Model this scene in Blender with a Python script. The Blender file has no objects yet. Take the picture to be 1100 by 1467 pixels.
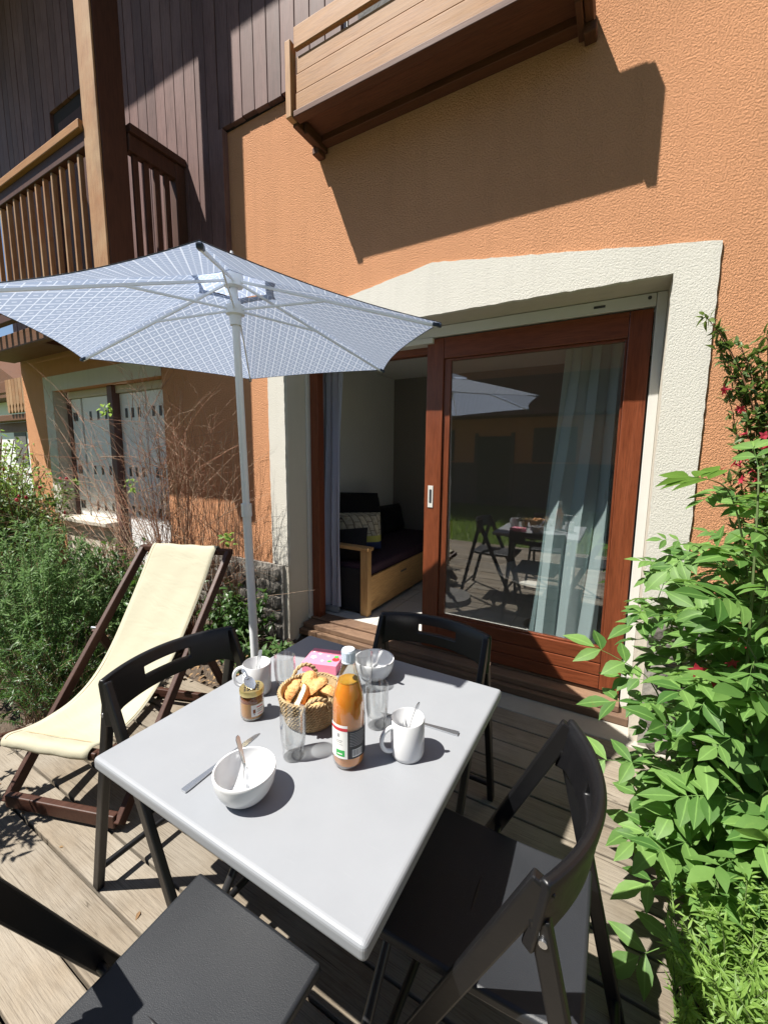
import bpy, math, random
import numpy as np
from mathutils import Vector, Matrix
random.seed(7); RNG = np.random.default_rng(7)
SC = bpy.context.scene
COL = SC.collection
rad = math.radians

# ------------------------------------------------------------------ camera
FPX, YAW, PITCH, ROLL = 591.9, .5202, .1363, .00867
CAM = Vector((0, 0, 1.4787))
def cam_axes():
    f = Vector((-math.sin(YAW)*math.cos(PITCH), math.cos(YAW)*math.cos(PITCH), -math.sin(PITCH)))
    r = Vector((math.cos(YAW), math.sin(YAW), 0)); u = r.cross(f)
    c, s = math.cos(ROLL), math.sin(ROLL)
    return c*r+s*u, -s*r+c*u, f
AR, AU, AF = cam_axes()
cd = bpy.data.cameras.new('camera'); cam = bpy.data.objects.new('camera', cd); COL.objects.link(cam)
cam.matrix_world = Matrix(((AR.x, AU.x, -AF.x, CAM.x), (AR.y, AU.y, -AF.y, CAM.y), (AR.z, AU.z, -AF.z, CAM.z), (0, 0, 0, 1)))
cd.sensor_fit = 'VERTICAL'; cd.sensor_height = 24; cd.lens = 24*FPX/1467
cd.clip_start = .02; cd.clip_end = 500
SC.camera = cam
def ray(px, py): return AF + AR*((px-550)/FPX) - AU*((py-733.5)/FPX)
def onz(px, py, z): d = ray(px, py); return CAM + d*((z-CAM.z)/d.z)
def ony(px, py, y): d = ray(px, py); return CAM + d*((y-CAM.y)/d.y)

# ------------------------------------------------------------------ light
SUN = Vector((.402, .422, -1)).normalized()          # direction the light travels
w = bpy.data.worlds.new('World'); SC.world = w; w.use_nodes = True
wn = w.node_tree; wn.nodes.clear()
sky = wn.nodes.new('ShaderNodeTexSky'); sky.sky_type = 'NISHITA'; sky.sun_disc = False
sky.sun_elevation = math.asin(-SUN.z); sky.sun_rotation = math.atan2(-SUN.x, -SUN.y)
sky.altitude = 1200; sky.air_density = 1.0; sky.dust_density = .6
bg = wn.nodes.new('ShaderNodeBackground'); bg.inputs[1].default_value = .058
wo = wn.nodes.new('ShaderNodeOutputWorld')
wn.links.new(sky.outputs[0], bg.inputs[0]); wn.links.new(bg.outputs[0], wo.inputs[0])
sd = bpy.data.lights.new('sun', 'SUN'); sd.energy = 5.0; sd.angle = rad(.53); sd.color = (1, .955, .88)
so = bpy.data.objects.new('sun', sd); COL.objects.link(so); so.location = (-8, -9, 20)
so.rotation_euler = SUN.to_track_quat('-Z', 'Y').to_euler()
SC.view_settings.view_transform = 'Standard'; SC.view_settings.look = 'None'
SC.view_settings.exposure = 1.04; SC.view_settings.gamma = 1
SC.render.engine = 'CYCLES'
SC.cycles.use_denoising = True
SC.cycles.max_bounces = 10; SC.cycles.transparent_max_bounces = 24
SC.cycles.caustics_reflective = False; SC.cycles.caustics_refractive = False
SC.cycles.sample_clamp_indirect = 6

# ------------------------------------------------------------------ materials
def mk(name):
    m = bpy.data.materials.new(name); m.use_nodes = True
    nt = m.node_tree
    return m, nt, nt.nodes['Principled BSDF']
def N(nt, t, **kw):
    n = nt.nodes.new(t)
    for k, v in kw.items(): setattr(n, k, v)
    return n
def L(nt, a, b): nt.links.new(a, b)
def math_(nt, op, a, b=None, c=None):
    n = N(nt, 'ShaderNodeMath', operation=op)
    for i, x in enumerate((a, b, c)):
        if x is None: continue
        if isinstance(x, (int, float)): n.inputs[i].default_value = x
        else: L(nt, x, n.inputs[i])
    return n.outputs[0]
def pos(nt, scale=(1, 1, 1), rnd=0, rot=(0, 0, 0)):
    g = N(nt, 'ShaderNodeNewGeometry'); v = g.outputs['Position']
    if rnd:
        oi = N(nt, 'ShaderNodeObjectInfo')
        ml = N(nt, 'ShaderNodeVectorMath', operation='SCALE'); ml.inputs[0].default_value = (1, .73, .41)
        L(nt, math_(nt, 'MULTIPLY', oi.outputs['Random'], rnd), ml.inputs['Scale'])
        ad = N(nt, 'ShaderNodeVectorMath', operation='ADD'); L(nt, v, ad.inputs[0]); L(nt, ml.outputs[0], ad.inputs[1]); v = ad.outputs[0]
    mp = N(nt, 'ShaderNodeMapping'); mp.inputs['Scale'].default_value = scale; mp.inputs['Rotation'].default_value = rot
    L(nt, v, mp.inputs[0]); return mp.outputs[0]
def noise(nt, vec, scale=5, detail=3, rough=.5, dist=0):
    n = N(nt, 'ShaderNodeTexNoise'); n.inputs['Scale'].default_value = scale; n.inputs['Detail'].default_value = detail
    n.inputs['Roughness'].default_value = rough; n.inputs['Distortion'].default_value = dist
    L(nt, vec, n.inputs['Vector']); return n.outputs[0]
def ramp(nt, fac, stops):
    r = N(nt, 'ShaderNodeValToRGB'); e = r.color_ramp.elements
    while len(e) < len(stops): e.new(.5)
    for i, (p, c) in enumerate(stops):
        e[i].position = p; e[i].color = (*c, 1) if len(c) == 3 else c
    L(nt, fac, r.inputs[0]); return r.outputs[0]
def mixc(nt, fac, a, b, mode='MIX'):
    m = N(nt, 'ShaderNodeMix', data_type='RGBA', blend_type=mode)
    for k, x in ((0, fac), (6, a), (7, b)):
        if isinstance(x, (int, float)): m.inputs[k].default_value = x
        elif isinstance(x, tuple): m.inputs[k].default_value = (*x, 1)
        else: L(nt, x, m.inputs[k])
    return m.outputs[2]
def bump(nt, h, strength=.5, dist=.01, prev=None):
    b = N(nt, 'ShaderNodeBump'); b.inputs['Strength'].default_value = strength; b.inputs['Distance'].default_value = dist
    L(nt, h, b.inputs['Height'])
    if prev is not None: L(nt, prev, b.inputs['Normal'])
    return b.outputs[0]
def sc3(c, k): return tuple(min(1, x*k) for x in c)

def plain(name, col, rough=.5, var=.12, vs=12, bs=0, bst=.2, bd=.002, metal=0, spec=.5, rvar=0):
    m, nt, b = mk(name)
    v = pos(nt); n = noise(nt, v, vs, 4, .6)
    L(nt, mixc(nt, n, sc3(col, 1-var), sc3(col, 1+var)), b.inputs['Base Color'])
    b.inputs['Roughness'].default_value = rough; b.inputs['Metallic'].default_value = metal
    b.inputs['Specular IOR Level'].default_value = spec
    if rvar:
        L(nt, math_(nt, 'MULTIPLY_ADD', noise(nt, v, vs*1.7, 3), rvar, rough-rvar/2), b.inputs['Roughness'])
    if bs: L(nt, bump(nt, noise(nt, v, bs, 3), bst, bd), b.inputs['Normal'])
    return m
def stucco(name, col, scale=75, strength=.9, dist=.008, var=.1):
    m, nt, b = mk(name); v = pos(nt)
    big = noise(nt, v, 1.3, 4, .6); mid = noise(nt, v, 14, 3, .6)
    c = mixc(nt, big, sc3(col, 1-var), sc3(col, 1+var))
    c = mixc(nt, math_(nt, 'MULTIPLY', mid, .4), c, sc3(col, .88))
    # rain streaks and grime, long in z
    st = noise(nt, pos(nt, (6, 6, .5)), 2.2, 4, .6)
    c = mixc(nt, ramp(nt, st, [(.5, (0, 0, 0)), (.78, (.25, .25, .25))]), c, sc3(col, .7))
    L(nt, c, b.inputs['Base Color']); b.inputs['Roughness'].default_value = .95; b.inputs['Specular IOR Level'].default_value = .15
    g = noise(nt, pos(nt, (1.25, 1, 1)), scale, 4, .62, .15)
    g = ramp(nt, g, [(.36, (0, 0, 0)), (.50, (.7, .7, .7)), (.68, (1, 1, 1))])
    n1 = bump(nt, g, strength, dist)
    n2 = bump(nt, noise(nt, v, scale*3.3, 3, .6), .45, .002, n1)
    L(nt, n2, b.inputs['Normal']); return m
def wood(name, c0, c1, axis='x', rough=.7, fine=60, bst=.35, bd=.0015, knots=.6, weather=None, tint=.25, spec=.3, groove=0):
    """grain runs along the named world axis; each board gets its own offset and tone"""
    m, nt, b = mk(name)
    s = {'x': (.9, 9, 9), 'y': (9, .9, 9), 'z': (9, 9, .9)}[axis]
    v = pos(nt, s, 37)
    g1 = noise(nt, v, 2.2, 5, .65, .6); g2 = noise(nt, v, 11, 3, .6)
    c = mixc(nt, g1, c0, c1)
    c = mixc(nt, math_(nt, 'MULTIPLY', ramp(nt, g2, [(.45, (0, 0, 0)), (.7, (1, 1, 1))]), .45), c, sc3(c0, .6))
    kn = noise(nt, pos(nt, tuple(x**.5 for x in s), 61), 2.1, 2, .5)
    c = mixc(nt, math_(nt, 'MULTIPLY', ramp(nt, kn, [(.66, (0, 0, 0)), (.74, (1, 1, 1))]), knots), c, sc3(c0, .5))
    if weather:
        wv = noise(nt, pos(nt, (1.5, 1.5, 1.5), 11), 1.6, 4, .65)
        c = mixc(nt, ramp(nt, wv, [(.35, (0, 0, 0)), (.65, (.85, .85, .85))]), c, weather)
    fg = noise(nt, pos(nt, tuple(x*10 if x > 1 else x*1.2 for x in s), 23), 4.2, 5, .8, .2)      # fine dark grain lines
    c = mixc(nt, ramp(nt, fg, [(.5, (0, 0, 0)), (.66, (.7, .7, .7))]), c, sc3(c0, .5))
    if groove:
        ckn = noise(nt, pos(nt, tuple(x*2.2 if x > 1 else x*.55 for x in s), 47), 2.4, 2, .5, .5)
        ck = ramp(nt, ckn, [(.488, (0, 0, 0)), (.5, (1, 1, 1)), (.512, (0, 0, 0))])
        msk = ramp(nt, noise(nt, pos(nt, (2, 2, 2), 5), 1.7, 2), [(.5, (0, 0, 0)), (.6, (.8, .8, .8))])
        c = mixc(nt, math_(nt, 'MULTIPLY', ck, msk), c, sc3(c0, .3))
    oi = N(nt, 'ShaderNodeObjectInfo')
    c = mixc(nt, 1.0, c, ramp(nt, oi.outputs['Random'], [(0, (1-tint,)*3), (1, (1,)*3)]), 'MULTIPLY')
    L(nt, c, b.inputs['Base Color'])
    L(nt, math_(nt, 'MULTIPLY_ADD', g1, .2, rough-.1), b.inputs['Roughness']); b.inputs['Specular IOR Level'].default_value = spec
    nn = bump(nt, noise(nt, v, fine/6, 4, .7), bst, bd)
    nn = bump(nt, fg, -.35 if groove else -.15, .002, nn)
    L(nt, nn, b.inputs['Normal']); return m
def leafmat(name, c0, c1, trans=.3, rough=.45, tcol=None, spec=.4, veins=0):
    m, nt, b = mk(name)
    g = N(nt, 'ShaderNodeNewGeometry'); oi = N(nt, 'ShaderNodeObjectInfo')
    r = math_(nt, 'FRACT', math_(nt, 'ADD', g.outputs['Random Per Island'], oi.outputs['Random']))
    c = mixc(nt, r, c0, c1)
    c = mixc(nt, math_(nt, 'MULTIPLY', noise(nt, pos(nt), 40, 3), .35), c, sc3(c0, .7))
    if veins:
        ab = N(nt, 'ShaderNodeAttribute'); ab.attribute_name = 'rib'
        c = mixc(nt, ramp(nt, ab.outputs['Fac'], [(.86, (0, 0, 0)), (.98, (.4, .4, .4))]), c, sc3(c1, 1.7))
        vg = math_(nt, 'SINE', math_(nt, 'MULTIPLY', ab.outputs['Fac'], 26.0))
        sp_ = ramp(nt, noise(nt, pos(nt), 26, 4, .7), [(.66, (0, 0, 0)), (.72, (1, 1, 1))])      # brown blemishes
        c = mixc(nt, math_(nt, 'MULTIPLY', sp_, .45), c, (.16, .13, .04))
    L(nt, c, b.inputs['Base Color']); b.inputs['Roughness'].default_value = rough; b.inputs['Specular IOR Level'].default_value = spec
    L(nt, bump(nt, noise(nt, pos(nt), 150, 3), .3, .0015), b.inputs['Normal'])
    t = N(nt, 'ShaderNodeBsdfTranslucent'); t.inputs[0].default_value = (*(tcol or sc3(c1, 1.6)), 1)
    mx = N(nt, 'ShaderNodeMixShader'); mx.inputs[0].default_value = trans
    L(nt, b.outputs[0], mx.inputs[1]); L(nt, t.outputs[0], mx.inputs[2])
    L(nt, mx.outputs[0], nt.nodes['Material Output'].inputs[0]); return m
def glassmat(name, f0=.05, tint=(1, 1, 1), power=5, smudge=0):
    """thin glass: clear transmission plus an angle-dependent mirror reflection (same from both sides)"""
    m, nt, b = mk(name); nt.nodes.remove(b)
    g = N(nt, 'ShaderNodeNewGeometry'); d = N(nt, 'ShaderNodeVectorMath', operation='DOT_PRODUCT')
    L(nt, g.outputs['Normal'], d.inputs[0]); L(nt, g.outputs['Incoming'], d.inputs[1])
    c = math_(nt, 'ABSOLUTE', d.outputs['Value'])
    p = math_(nt, 'POWER', math_(nt, 'SUBTRACT', 1.0, c), power)
    fac = math_(nt, 'MULTIPLY_ADD', p, 1-f0, f0)
    tr = N(nt, 'ShaderNodeBsdfTransparent'); tr.inputs[0].default_value = (*tint, 1)
    gl = N(nt, 'ShaderNodeBsdfGlossy'); gl.inputs['Roughness'].default_value = .0 if not smudge else .015
    if smudge:
        L(nt, bump(nt, noise(nt, pos(nt), .9, 2), .04, .02), gl.inputs['Normal'])
    mx = N(nt, 'ShaderNodeMixShader'); L(nt, fac, mx.inputs[0]); L(nt, tr.outputs[0], mx.inputs[1]); L(nt, gl.outputs[0], mx.inputs[2])
    L(nt, mx.outputs[0], nt.nodes['Material Output'].inputs[0]); return m

ORANGE = (.655, .325, .172)
M = {}
M['stucco'] = stucco('orange_roughcast', ORANGE, 110, .72, .008, .14)
M['cream_r'] = stucco('cream_render', (.66, .635, .565), 120, .45, .003, .04)
M['cream_s'] = stucco('cream_smooth_render', (.60, .55, .46), 30, .25, .002, .07)
M['stone'] = plain('plinth_stone', (.16, .145, .125), .9, .35, 9, 30, .9, .01)
M['mortar'] = plain('plinth_mortar', (.30, .28, .25), .95, .15, 20, 60, .7, .004)
M['clad'] = wood('dark_cladding', (.085, .036, .031), (.30, .17, .145), 'z', .62, weather=(.235, .135, .12), tint=.35)
M['clad_back'] = plain('cladding_gap', (.02, .013, .012), .9)
M['balc_x'] = wood('balcony_timber_along', (.14, .055, .024), (.24, .105, .046), 'x', .65, weather=(.18, .09, .05))
M['balc_y'] = wood('balcony_timber_out', (.10, .036, .018), (.16, .066, .03), 'y', .65)
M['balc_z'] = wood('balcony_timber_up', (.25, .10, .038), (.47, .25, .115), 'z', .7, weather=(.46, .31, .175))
M['post'] = wood('dark_shaded_timber', (.065, .026, .016), (.115, .048, .028), 'z', .6, tint=.15)  # dark tone carries the shade of the post's unlit side
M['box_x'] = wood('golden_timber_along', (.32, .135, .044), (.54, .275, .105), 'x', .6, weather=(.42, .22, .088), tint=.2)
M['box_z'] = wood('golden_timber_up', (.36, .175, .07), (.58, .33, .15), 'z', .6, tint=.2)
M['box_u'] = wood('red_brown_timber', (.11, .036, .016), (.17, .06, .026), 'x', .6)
M['deck'] = wood('weathered_deck', (.16, .124, .088), (.335, .28, .21), 'x', .85, fine=140, bst=.6, bd=.003, knots=.75, weather=(.32, .285, .235), tint=.32, spec=.2, groove=1)
M['door'] = wood('varnished_door_up', (.125, .030, .012), (.27, .075, .030), 'z', .33, bst=.15, knots=.25, tint=.1, spec=.5)
M['doorx'] = wood('varnished_door_along', (.125, .030, .012), (.27, .075, .030), 'x', .33, bst=.15, knots=.25, tint=.15, spec=.5)
M['sill'] = wood('worn_sill', (.18, .10, .06), (.36, .23, .14), 'x', .75, weather=(.16, .10, .07))
M['alu'] = plain('white_metal_track', (.62, .61, .57), .4, .05)
M['steel'] = plain('brushed_steel', (.60, .615, .64), .24, .06, metal=.92)
M['dsteel'] = plain('dark_slot', (.05, .05, .055), .4)
M['glass_door'] = glassmat('window_glass', .165, (.98, .99, .985), smudge=1)
M['glass'] = glassmat('drinking_glass', .075, (.985, .99, .985), 2.2)
M['bottleglass'] = glassmat('bottle_glass', .07, (.93, .94, .90), 2.4)
M['concrete'] = plain('pale_concrete', (.36, .335, .29), .9, .2, 8, 80, .5, .003)
M['soil'] = plain('garden_soil', (.085, .062, .044), .98, .45, 14, 25, 1, .03)
M['lawn'] = plain('lawn_ground', (.085, .12, .035), .95, .3, 6, 40, .8, .02)
M['room'] = plain('room_plaster', (.82, .81, .77), .9, .04, 3)
M['taupe'] = plain('taupe_plaster', (.27, .25, .225), .9, .06, 3)
M['tile'] = plain('floor_tile', (.50, .49, .46), .35, .08, 5)
M['grout'] = plain('floor_grout', (.22, .21, .2), .9)
M['pine'] = wood('sofa_pine', (.50, .27, .10), (.66, .40, .18), 'y', .45, bst=.1, tint=.1)
M['pinez'] = wood('sofa_pine_up', (.50, .27, .10), (.66, .40, .18), 'z', .45, bst=.1, tint=.1)
M['purple'] = plain('aubergine_fabric', (.045, .02, .035), .9, .2, 30, 400, .3, .001)
M['blackfab'] = plain('black_fabric', (.012, .011, .013), .9, .2, 30, 400, .3, .001)
M['black'] = plain('black_lacquer', (.0045, .0045, .0055), .42, .25, 30, 160, .18, .001, rvar=.15)
M['seat'] = plain('black_seat_grain', (.016, .018, .022), .46, .3, 4, 620, .6, .0007, rvar=.12)
M['pipe'] = plain('black_steel_tube', (.02, .02, .022), .35, .1)
M['darkwood'] = wood('deckchair_timber', (.04, .016, .011), (.085, .035, .022), 'y', .5, tint=.1)
M['ceramic'] = plain('white_ceramic', (.66, .665, .67), .12, .015, 5, spec=.6)
M['polewhite'] = plain('white_painted_pole', (.74, .76, .78), .35, .04)
M['capblue'] = plain('navy_plastic', (.02, .035, .065), .4)
M['rope'] = wood('seagrass_rope', (.36, .25, .12), (.62, .47, .27), 'z', .85, fine=120, bst=.6, tint=.1)
M['crust'] = plain('bread_crust', (.66, .33, .12), .65, .55, 60, 110, 1, .006)
M['crumb'] = plain('bread_crumb', (.78, .64, .44), .85, .12, 60, 150, .8, .003)
M['capwhite'] = plain('white_blue_cap', (.66, .73, .82), .35, .03)
M['paperw'] = plain('white_paper', (.78, .77, .73), .6, .04)
M['paperk'] = plain('black_paper', (.02, .02, .022), .5, .1)
M['paperr'] = plain('red_ink', (.55, .03, .04), .5, .1)
M['paperg'] = plain('green_ink', (.04, .38, .08), .5, .1)
M['papergrey'] = plain('grey_ink', (.30, .30, .31), .6, .1)
M['pink'] = plain('pink_card', (.83, .24, .34), .45, .06, 20)
M['gold'] = plain('jar_lid_gold', (.62, .50, .22), .3, .2, 200, metal=.8)
M['honey'] = plain('honey_spread', (.55, .24, .035), .3, .2, 25)
M['honey'].node_tree.nodes['Principled BSDF'].inputs['Subsurface Weight'].default_value = .3
M['honey2'] = plain('dark_honey', (.22, .055, .01), .25, .2, 25)
m_, nt_, b_ = mk('orange_juice')
L(nt_, mixc(nt_, noise(nt_, pos(nt_), 9, 3), (.74, .22, .02), (.86, .33, .05)), b_.inputs['Base Color'])
b_.inputs['Roughness'].default_value = .12; b_.inputs['Subsurface Weight'].default_value = .5
b_.inputs['Subsurface Radius'].default_value = (.05, .02, .006); b_.inputs['Subsurface Scale'].default_value = .4
M['juice'] = m_
M['shutter'] = plain('white_shutter', (.86, .86, .86), .5, .05, 3)
M['pvcslot'] = plain('shutter_slot', (.03, .03, .035), .6)
M['twig'] = plain('dry_twig', (.27, .125, .07), .8, .35, 20)
M['twig2'] = plain('grey_twig', (.36, .25, .17), .8, .3, 20)
M['stem'] = plain('green_stem', (.09, .13, .04), .7, .3, 20)
M['leaf'] = leafmat('elder_leaf', (.042, .11, .024), (.165, .285, .075), .27, .52, (.30, .56, .10), spec=.25, veins=1)
M['leafdark'] = leafmat('dark_shrub_leaf', (.03, .075, .018), (.07, .14, .035), .2, .4, (.14, .3, .04))
M['leafweig'] = leafmat('weigela_leaf', (.045, .09, .025), (.12, .18, .045), .25, .45, (.2, .32, .06))
M['feather'] = leafmat('feathery_leaf', (.05, .115, .03), (.165, .28, .08), .3, .55, (.25, .42, .15))
M['lime'] = leafmat('lime_leaf', (.12, .22, .04), (.23, .36, .08), .35, .5, (.4, .6, .12))
M['flower'] = leafmat('crimson_flower', (.35, .02, .04), (.55, .05, .09), .3, .5, (.7, .06, .08))
M['dryleaf'] = leafmat('dry_leaf', (.20, .11, .05), (.36, .24, .12), .15, .8, (.3, .2, .1))
M['grass'] = leafmat('grass_blade', (.10, .17, .03), (.22, .30, .07), .35, .55, (.3, .45, .08))
M['green_door'] = plain('dark_green_door', (.03, .05, .04), .5)
M['greystone'] = plain('grey_stone_face', (.12, .115, .11), .9, .3, 4, 20, .8, .01)
M['whitewall'] = plain('white_house_wall', (.75, .74, .72), .9, .04)

def cloth(name, c, trans, tcol, bs=500, rough=.9, folds=0):
    m, nt, b = mk(name); v = pos(nt)
    L(nt, mixc(nt, noise(nt, v, 7, 4), sc3(c, .93), sc3(c, 1.05)), b.inputs['Base Color'])
    b.inputs['Roughness'].default_value = rough; b.inputs['Specular IOR Level'].default_value = .1
    L(nt, bump(nt, noise(nt, v, bs, 2), .15, .0006), b.inputs['Normal'])
    t = N(nt, 'ShaderNodeBsdfTranslucent'); t.inputs[0].default_value = (*tcol, 1)
    mx = N(nt, 'ShaderNodeMixShader'); mx.inputs[0].default_value = trans
    L(nt, b.outputs[0], mx.inputs[1]); L(nt, t.outputs[0], mx.inputs[2])
    L(nt, mx.outputs[0], nt.nodes['Material Output'].inputs[0]); return m
def crease(m, sc, stv, dv):
    nt = m.node_tree; b = nt.nodes['Principled BSDF']; prev = b.inputs['Normal'].links[0].from_socket
    n1 = bump(nt, noise(nt, pos(nt, (1, 3, 3)), sc, 3, .55, .4), stv, dv, prev)
    ws = []
    for ax in 'XZ':
        wv = N(nt, 'ShaderNodeTexWave', wave_type='BANDS', bands_direction=ax); wv.inputs['Scale'].default_value = 190; L(nt, pos(nt), wv.inputs['Vector']); ws.append(wv.outputs[1])
    L(nt, bump(nt, math_(nt, 'ADD', ws[0], ws[1]), .12, .0008, n1), b.inputs['Normal'])
M['canvas'] = cloth('cream_canvas', (.50, .475, .36), .18, (.50, .465, .34))
M['teal'] = cloth('teal_curtain', (.66, .81, .83), .35, (.66, .81, .83))
M['lilac'] = cloth('lilac_curtain', (.54, .55, .66), .3, (.54, .55, .66))
crease(M['canvas'], 3.2, .35, .02)
# parasol cloth: slate blue with a pale lozenge lattice and a dash in each lozenge, laid out on the panel's own UVs
m_, nt_, b_ = mk('parasol_cloth')
uvn = N(nt_, 'ShaderNodeUVMap'); sx = N(nt_, 'ShaderNodeSeparateXYZ'); L(nt_, uvn.outputs[0], sx.inputs[0])
u_, v_ = sx.outputs[0], sx.outputs[1]
a_ = math_(nt_, 'ADD', math_(nt_, 'MULTIPLY', u_, 20.0), math_(nt_, 'MULTIPLY', v_, 14.5))
c_ = math_(nt_, 'SUBTRACT', math_(nt_, 'MULTIPLY', u_, 20.0), math_(nt_, 'MULTIPLY', v_, 14.5))
def tri(x): return math_(nt_, 'ABSOLUTE', math_(nt_, 'SUBTRACT', math_(nt_, 'FRACT', x), .5))
ta, tc = tri(a_), tri(c_)
wob = math_(nt_, 'MULTIPLY', noise(nt_, pos(nt_), 60, 2), .07)
l1 = math_(nt_, 'GREATER_THAN', math_(nt_, 'ADD', ta, wob), .478); l2 = math_(nt_, 'GREATER_THAN', math_(nt_, 'ADD', tc, wob), .478)
da = math_(nt_, 'LESS_THAN', ta, .17); db = math_(nt_, 'LESS_THAN', math_(nt_, 'ABSOLUTE', math_(nt_, 'SUBTRACT', math_(nt_, 'FRACT', c_), .5)), .055)
dash = math_(nt_, 'MULTIPLY', da, db)
mask = math_(nt_, 'MAXIMUM', math_(nt_, 'MAXIMUM', l1, l2), dash)
pc = mixc(nt_, mask, (.24, .295, .405), (.62, .68, .78))
L(nt_, pc, b_.inputs['Base Color']); b_.inputs['Roughness'].default_value = .9; b_.inputs['Specular IOR Level'].default_value = .1
tl_ = N(nt_, 'ShaderNodeBsdfTranslucent'); L(nt_, mixc(nt_, mask, (.32, .39, .54), (.58, .65, .79)), tl_.inputs[0])
mx_ = N(nt_, 'ShaderNodeMixShader'); mx_.inputs[0].default_value = .37
L(nt_, b_.outputs[0], mx_.inputs[1]); L(nt_, tl_.outputs[0], mx_.inputs[2]); L(nt_, mx_.outputs[0], nt_.nodes['Material Output'].inputs[0])
M['parasol'] = m_; M['ventcloth'] = m_.copy(); [setattr(n.inputs[0], 'default_value', .7) for n in M['ventcloth'].node_tree.nodes if n.type == 'MIX_SHADER']
# table top: pale grey laminate, faint scratches and smudges
m_, nt_, b_ = mk('grey_table_top')
v_ = pos(nt_); c = mixc(nt_, noise(nt_, v_, 5, 5, .65), (.228, .24, .258), (.28, .292, .312))
scr = noise(nt_, pos(nt_, (3, 40, 3), rot=(0, 0, .5)), 5, 2, .5); c = mixc(nt_, ramp(nt_, scr, [(.66, (0, 0, 0)), (.80, (.12, .12, .12))]), c, (.38, .39, .41))
L(nt_, c, b_.inputs['Base Color']); L(nt_, math_(nt_, 'MULTIPLY_ADD', noise(nt_, v_, 6, 5), .34, .30), b_.inputs['Roughness'])
L(nt_, bump(nt_, noise(nt_, v_, 260, 2), .08, .0006), b_.inputs['Normal']); M['tabletop'] = m_
# printed cushion
m_, nt_, b_ = mk('printed_cushion')
br = N(nt_, 'ShaderNodeTexBrick'); br.inputs['Scale'].default_value = 5; br.offset = .35
br.inputs['Color1'].default_value = (.62, .55, .38, 1); br.inputs['Color2'].default_value = (.45, .42, .33, 1); br.inputs['Mortar'].default_value = (.16, .13, .1, 1)
L(nt_, pos(nt_, (1, 1.2, 1.2), rot=(0, 1.57, 0)), br.inputs[0])
sp = N(nt_, 'ShaderNodeSeparateXYZ'); gg = N(nt_, 'ShaderNodeNewGeometry'); L(nt_, gg.outputs['Position'], sp.inputs[0])
c = mixc(nt_, ramp(nt_, noise(nt_, pos(nt_), 24, 3), [(.5, (0, 0, 0)), (.62, (.5, .5, .5))]), br.outputs[0], (.25, .19, .12))
c = mixc(nt_, math_(nt_, 'LESS_THAN', sp.outputs[2], .70), c, (.55, .52, .12)); c = mixc(nt_, math_(nt_, 'LESS_THAN', sp.outputs[2], .64), c, (.04, .06, .16))
L(nt_, c, b_.inputs['Base Color']); b_.inputs['Roughness'].default_value = .85; M['print'] = m_

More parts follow.
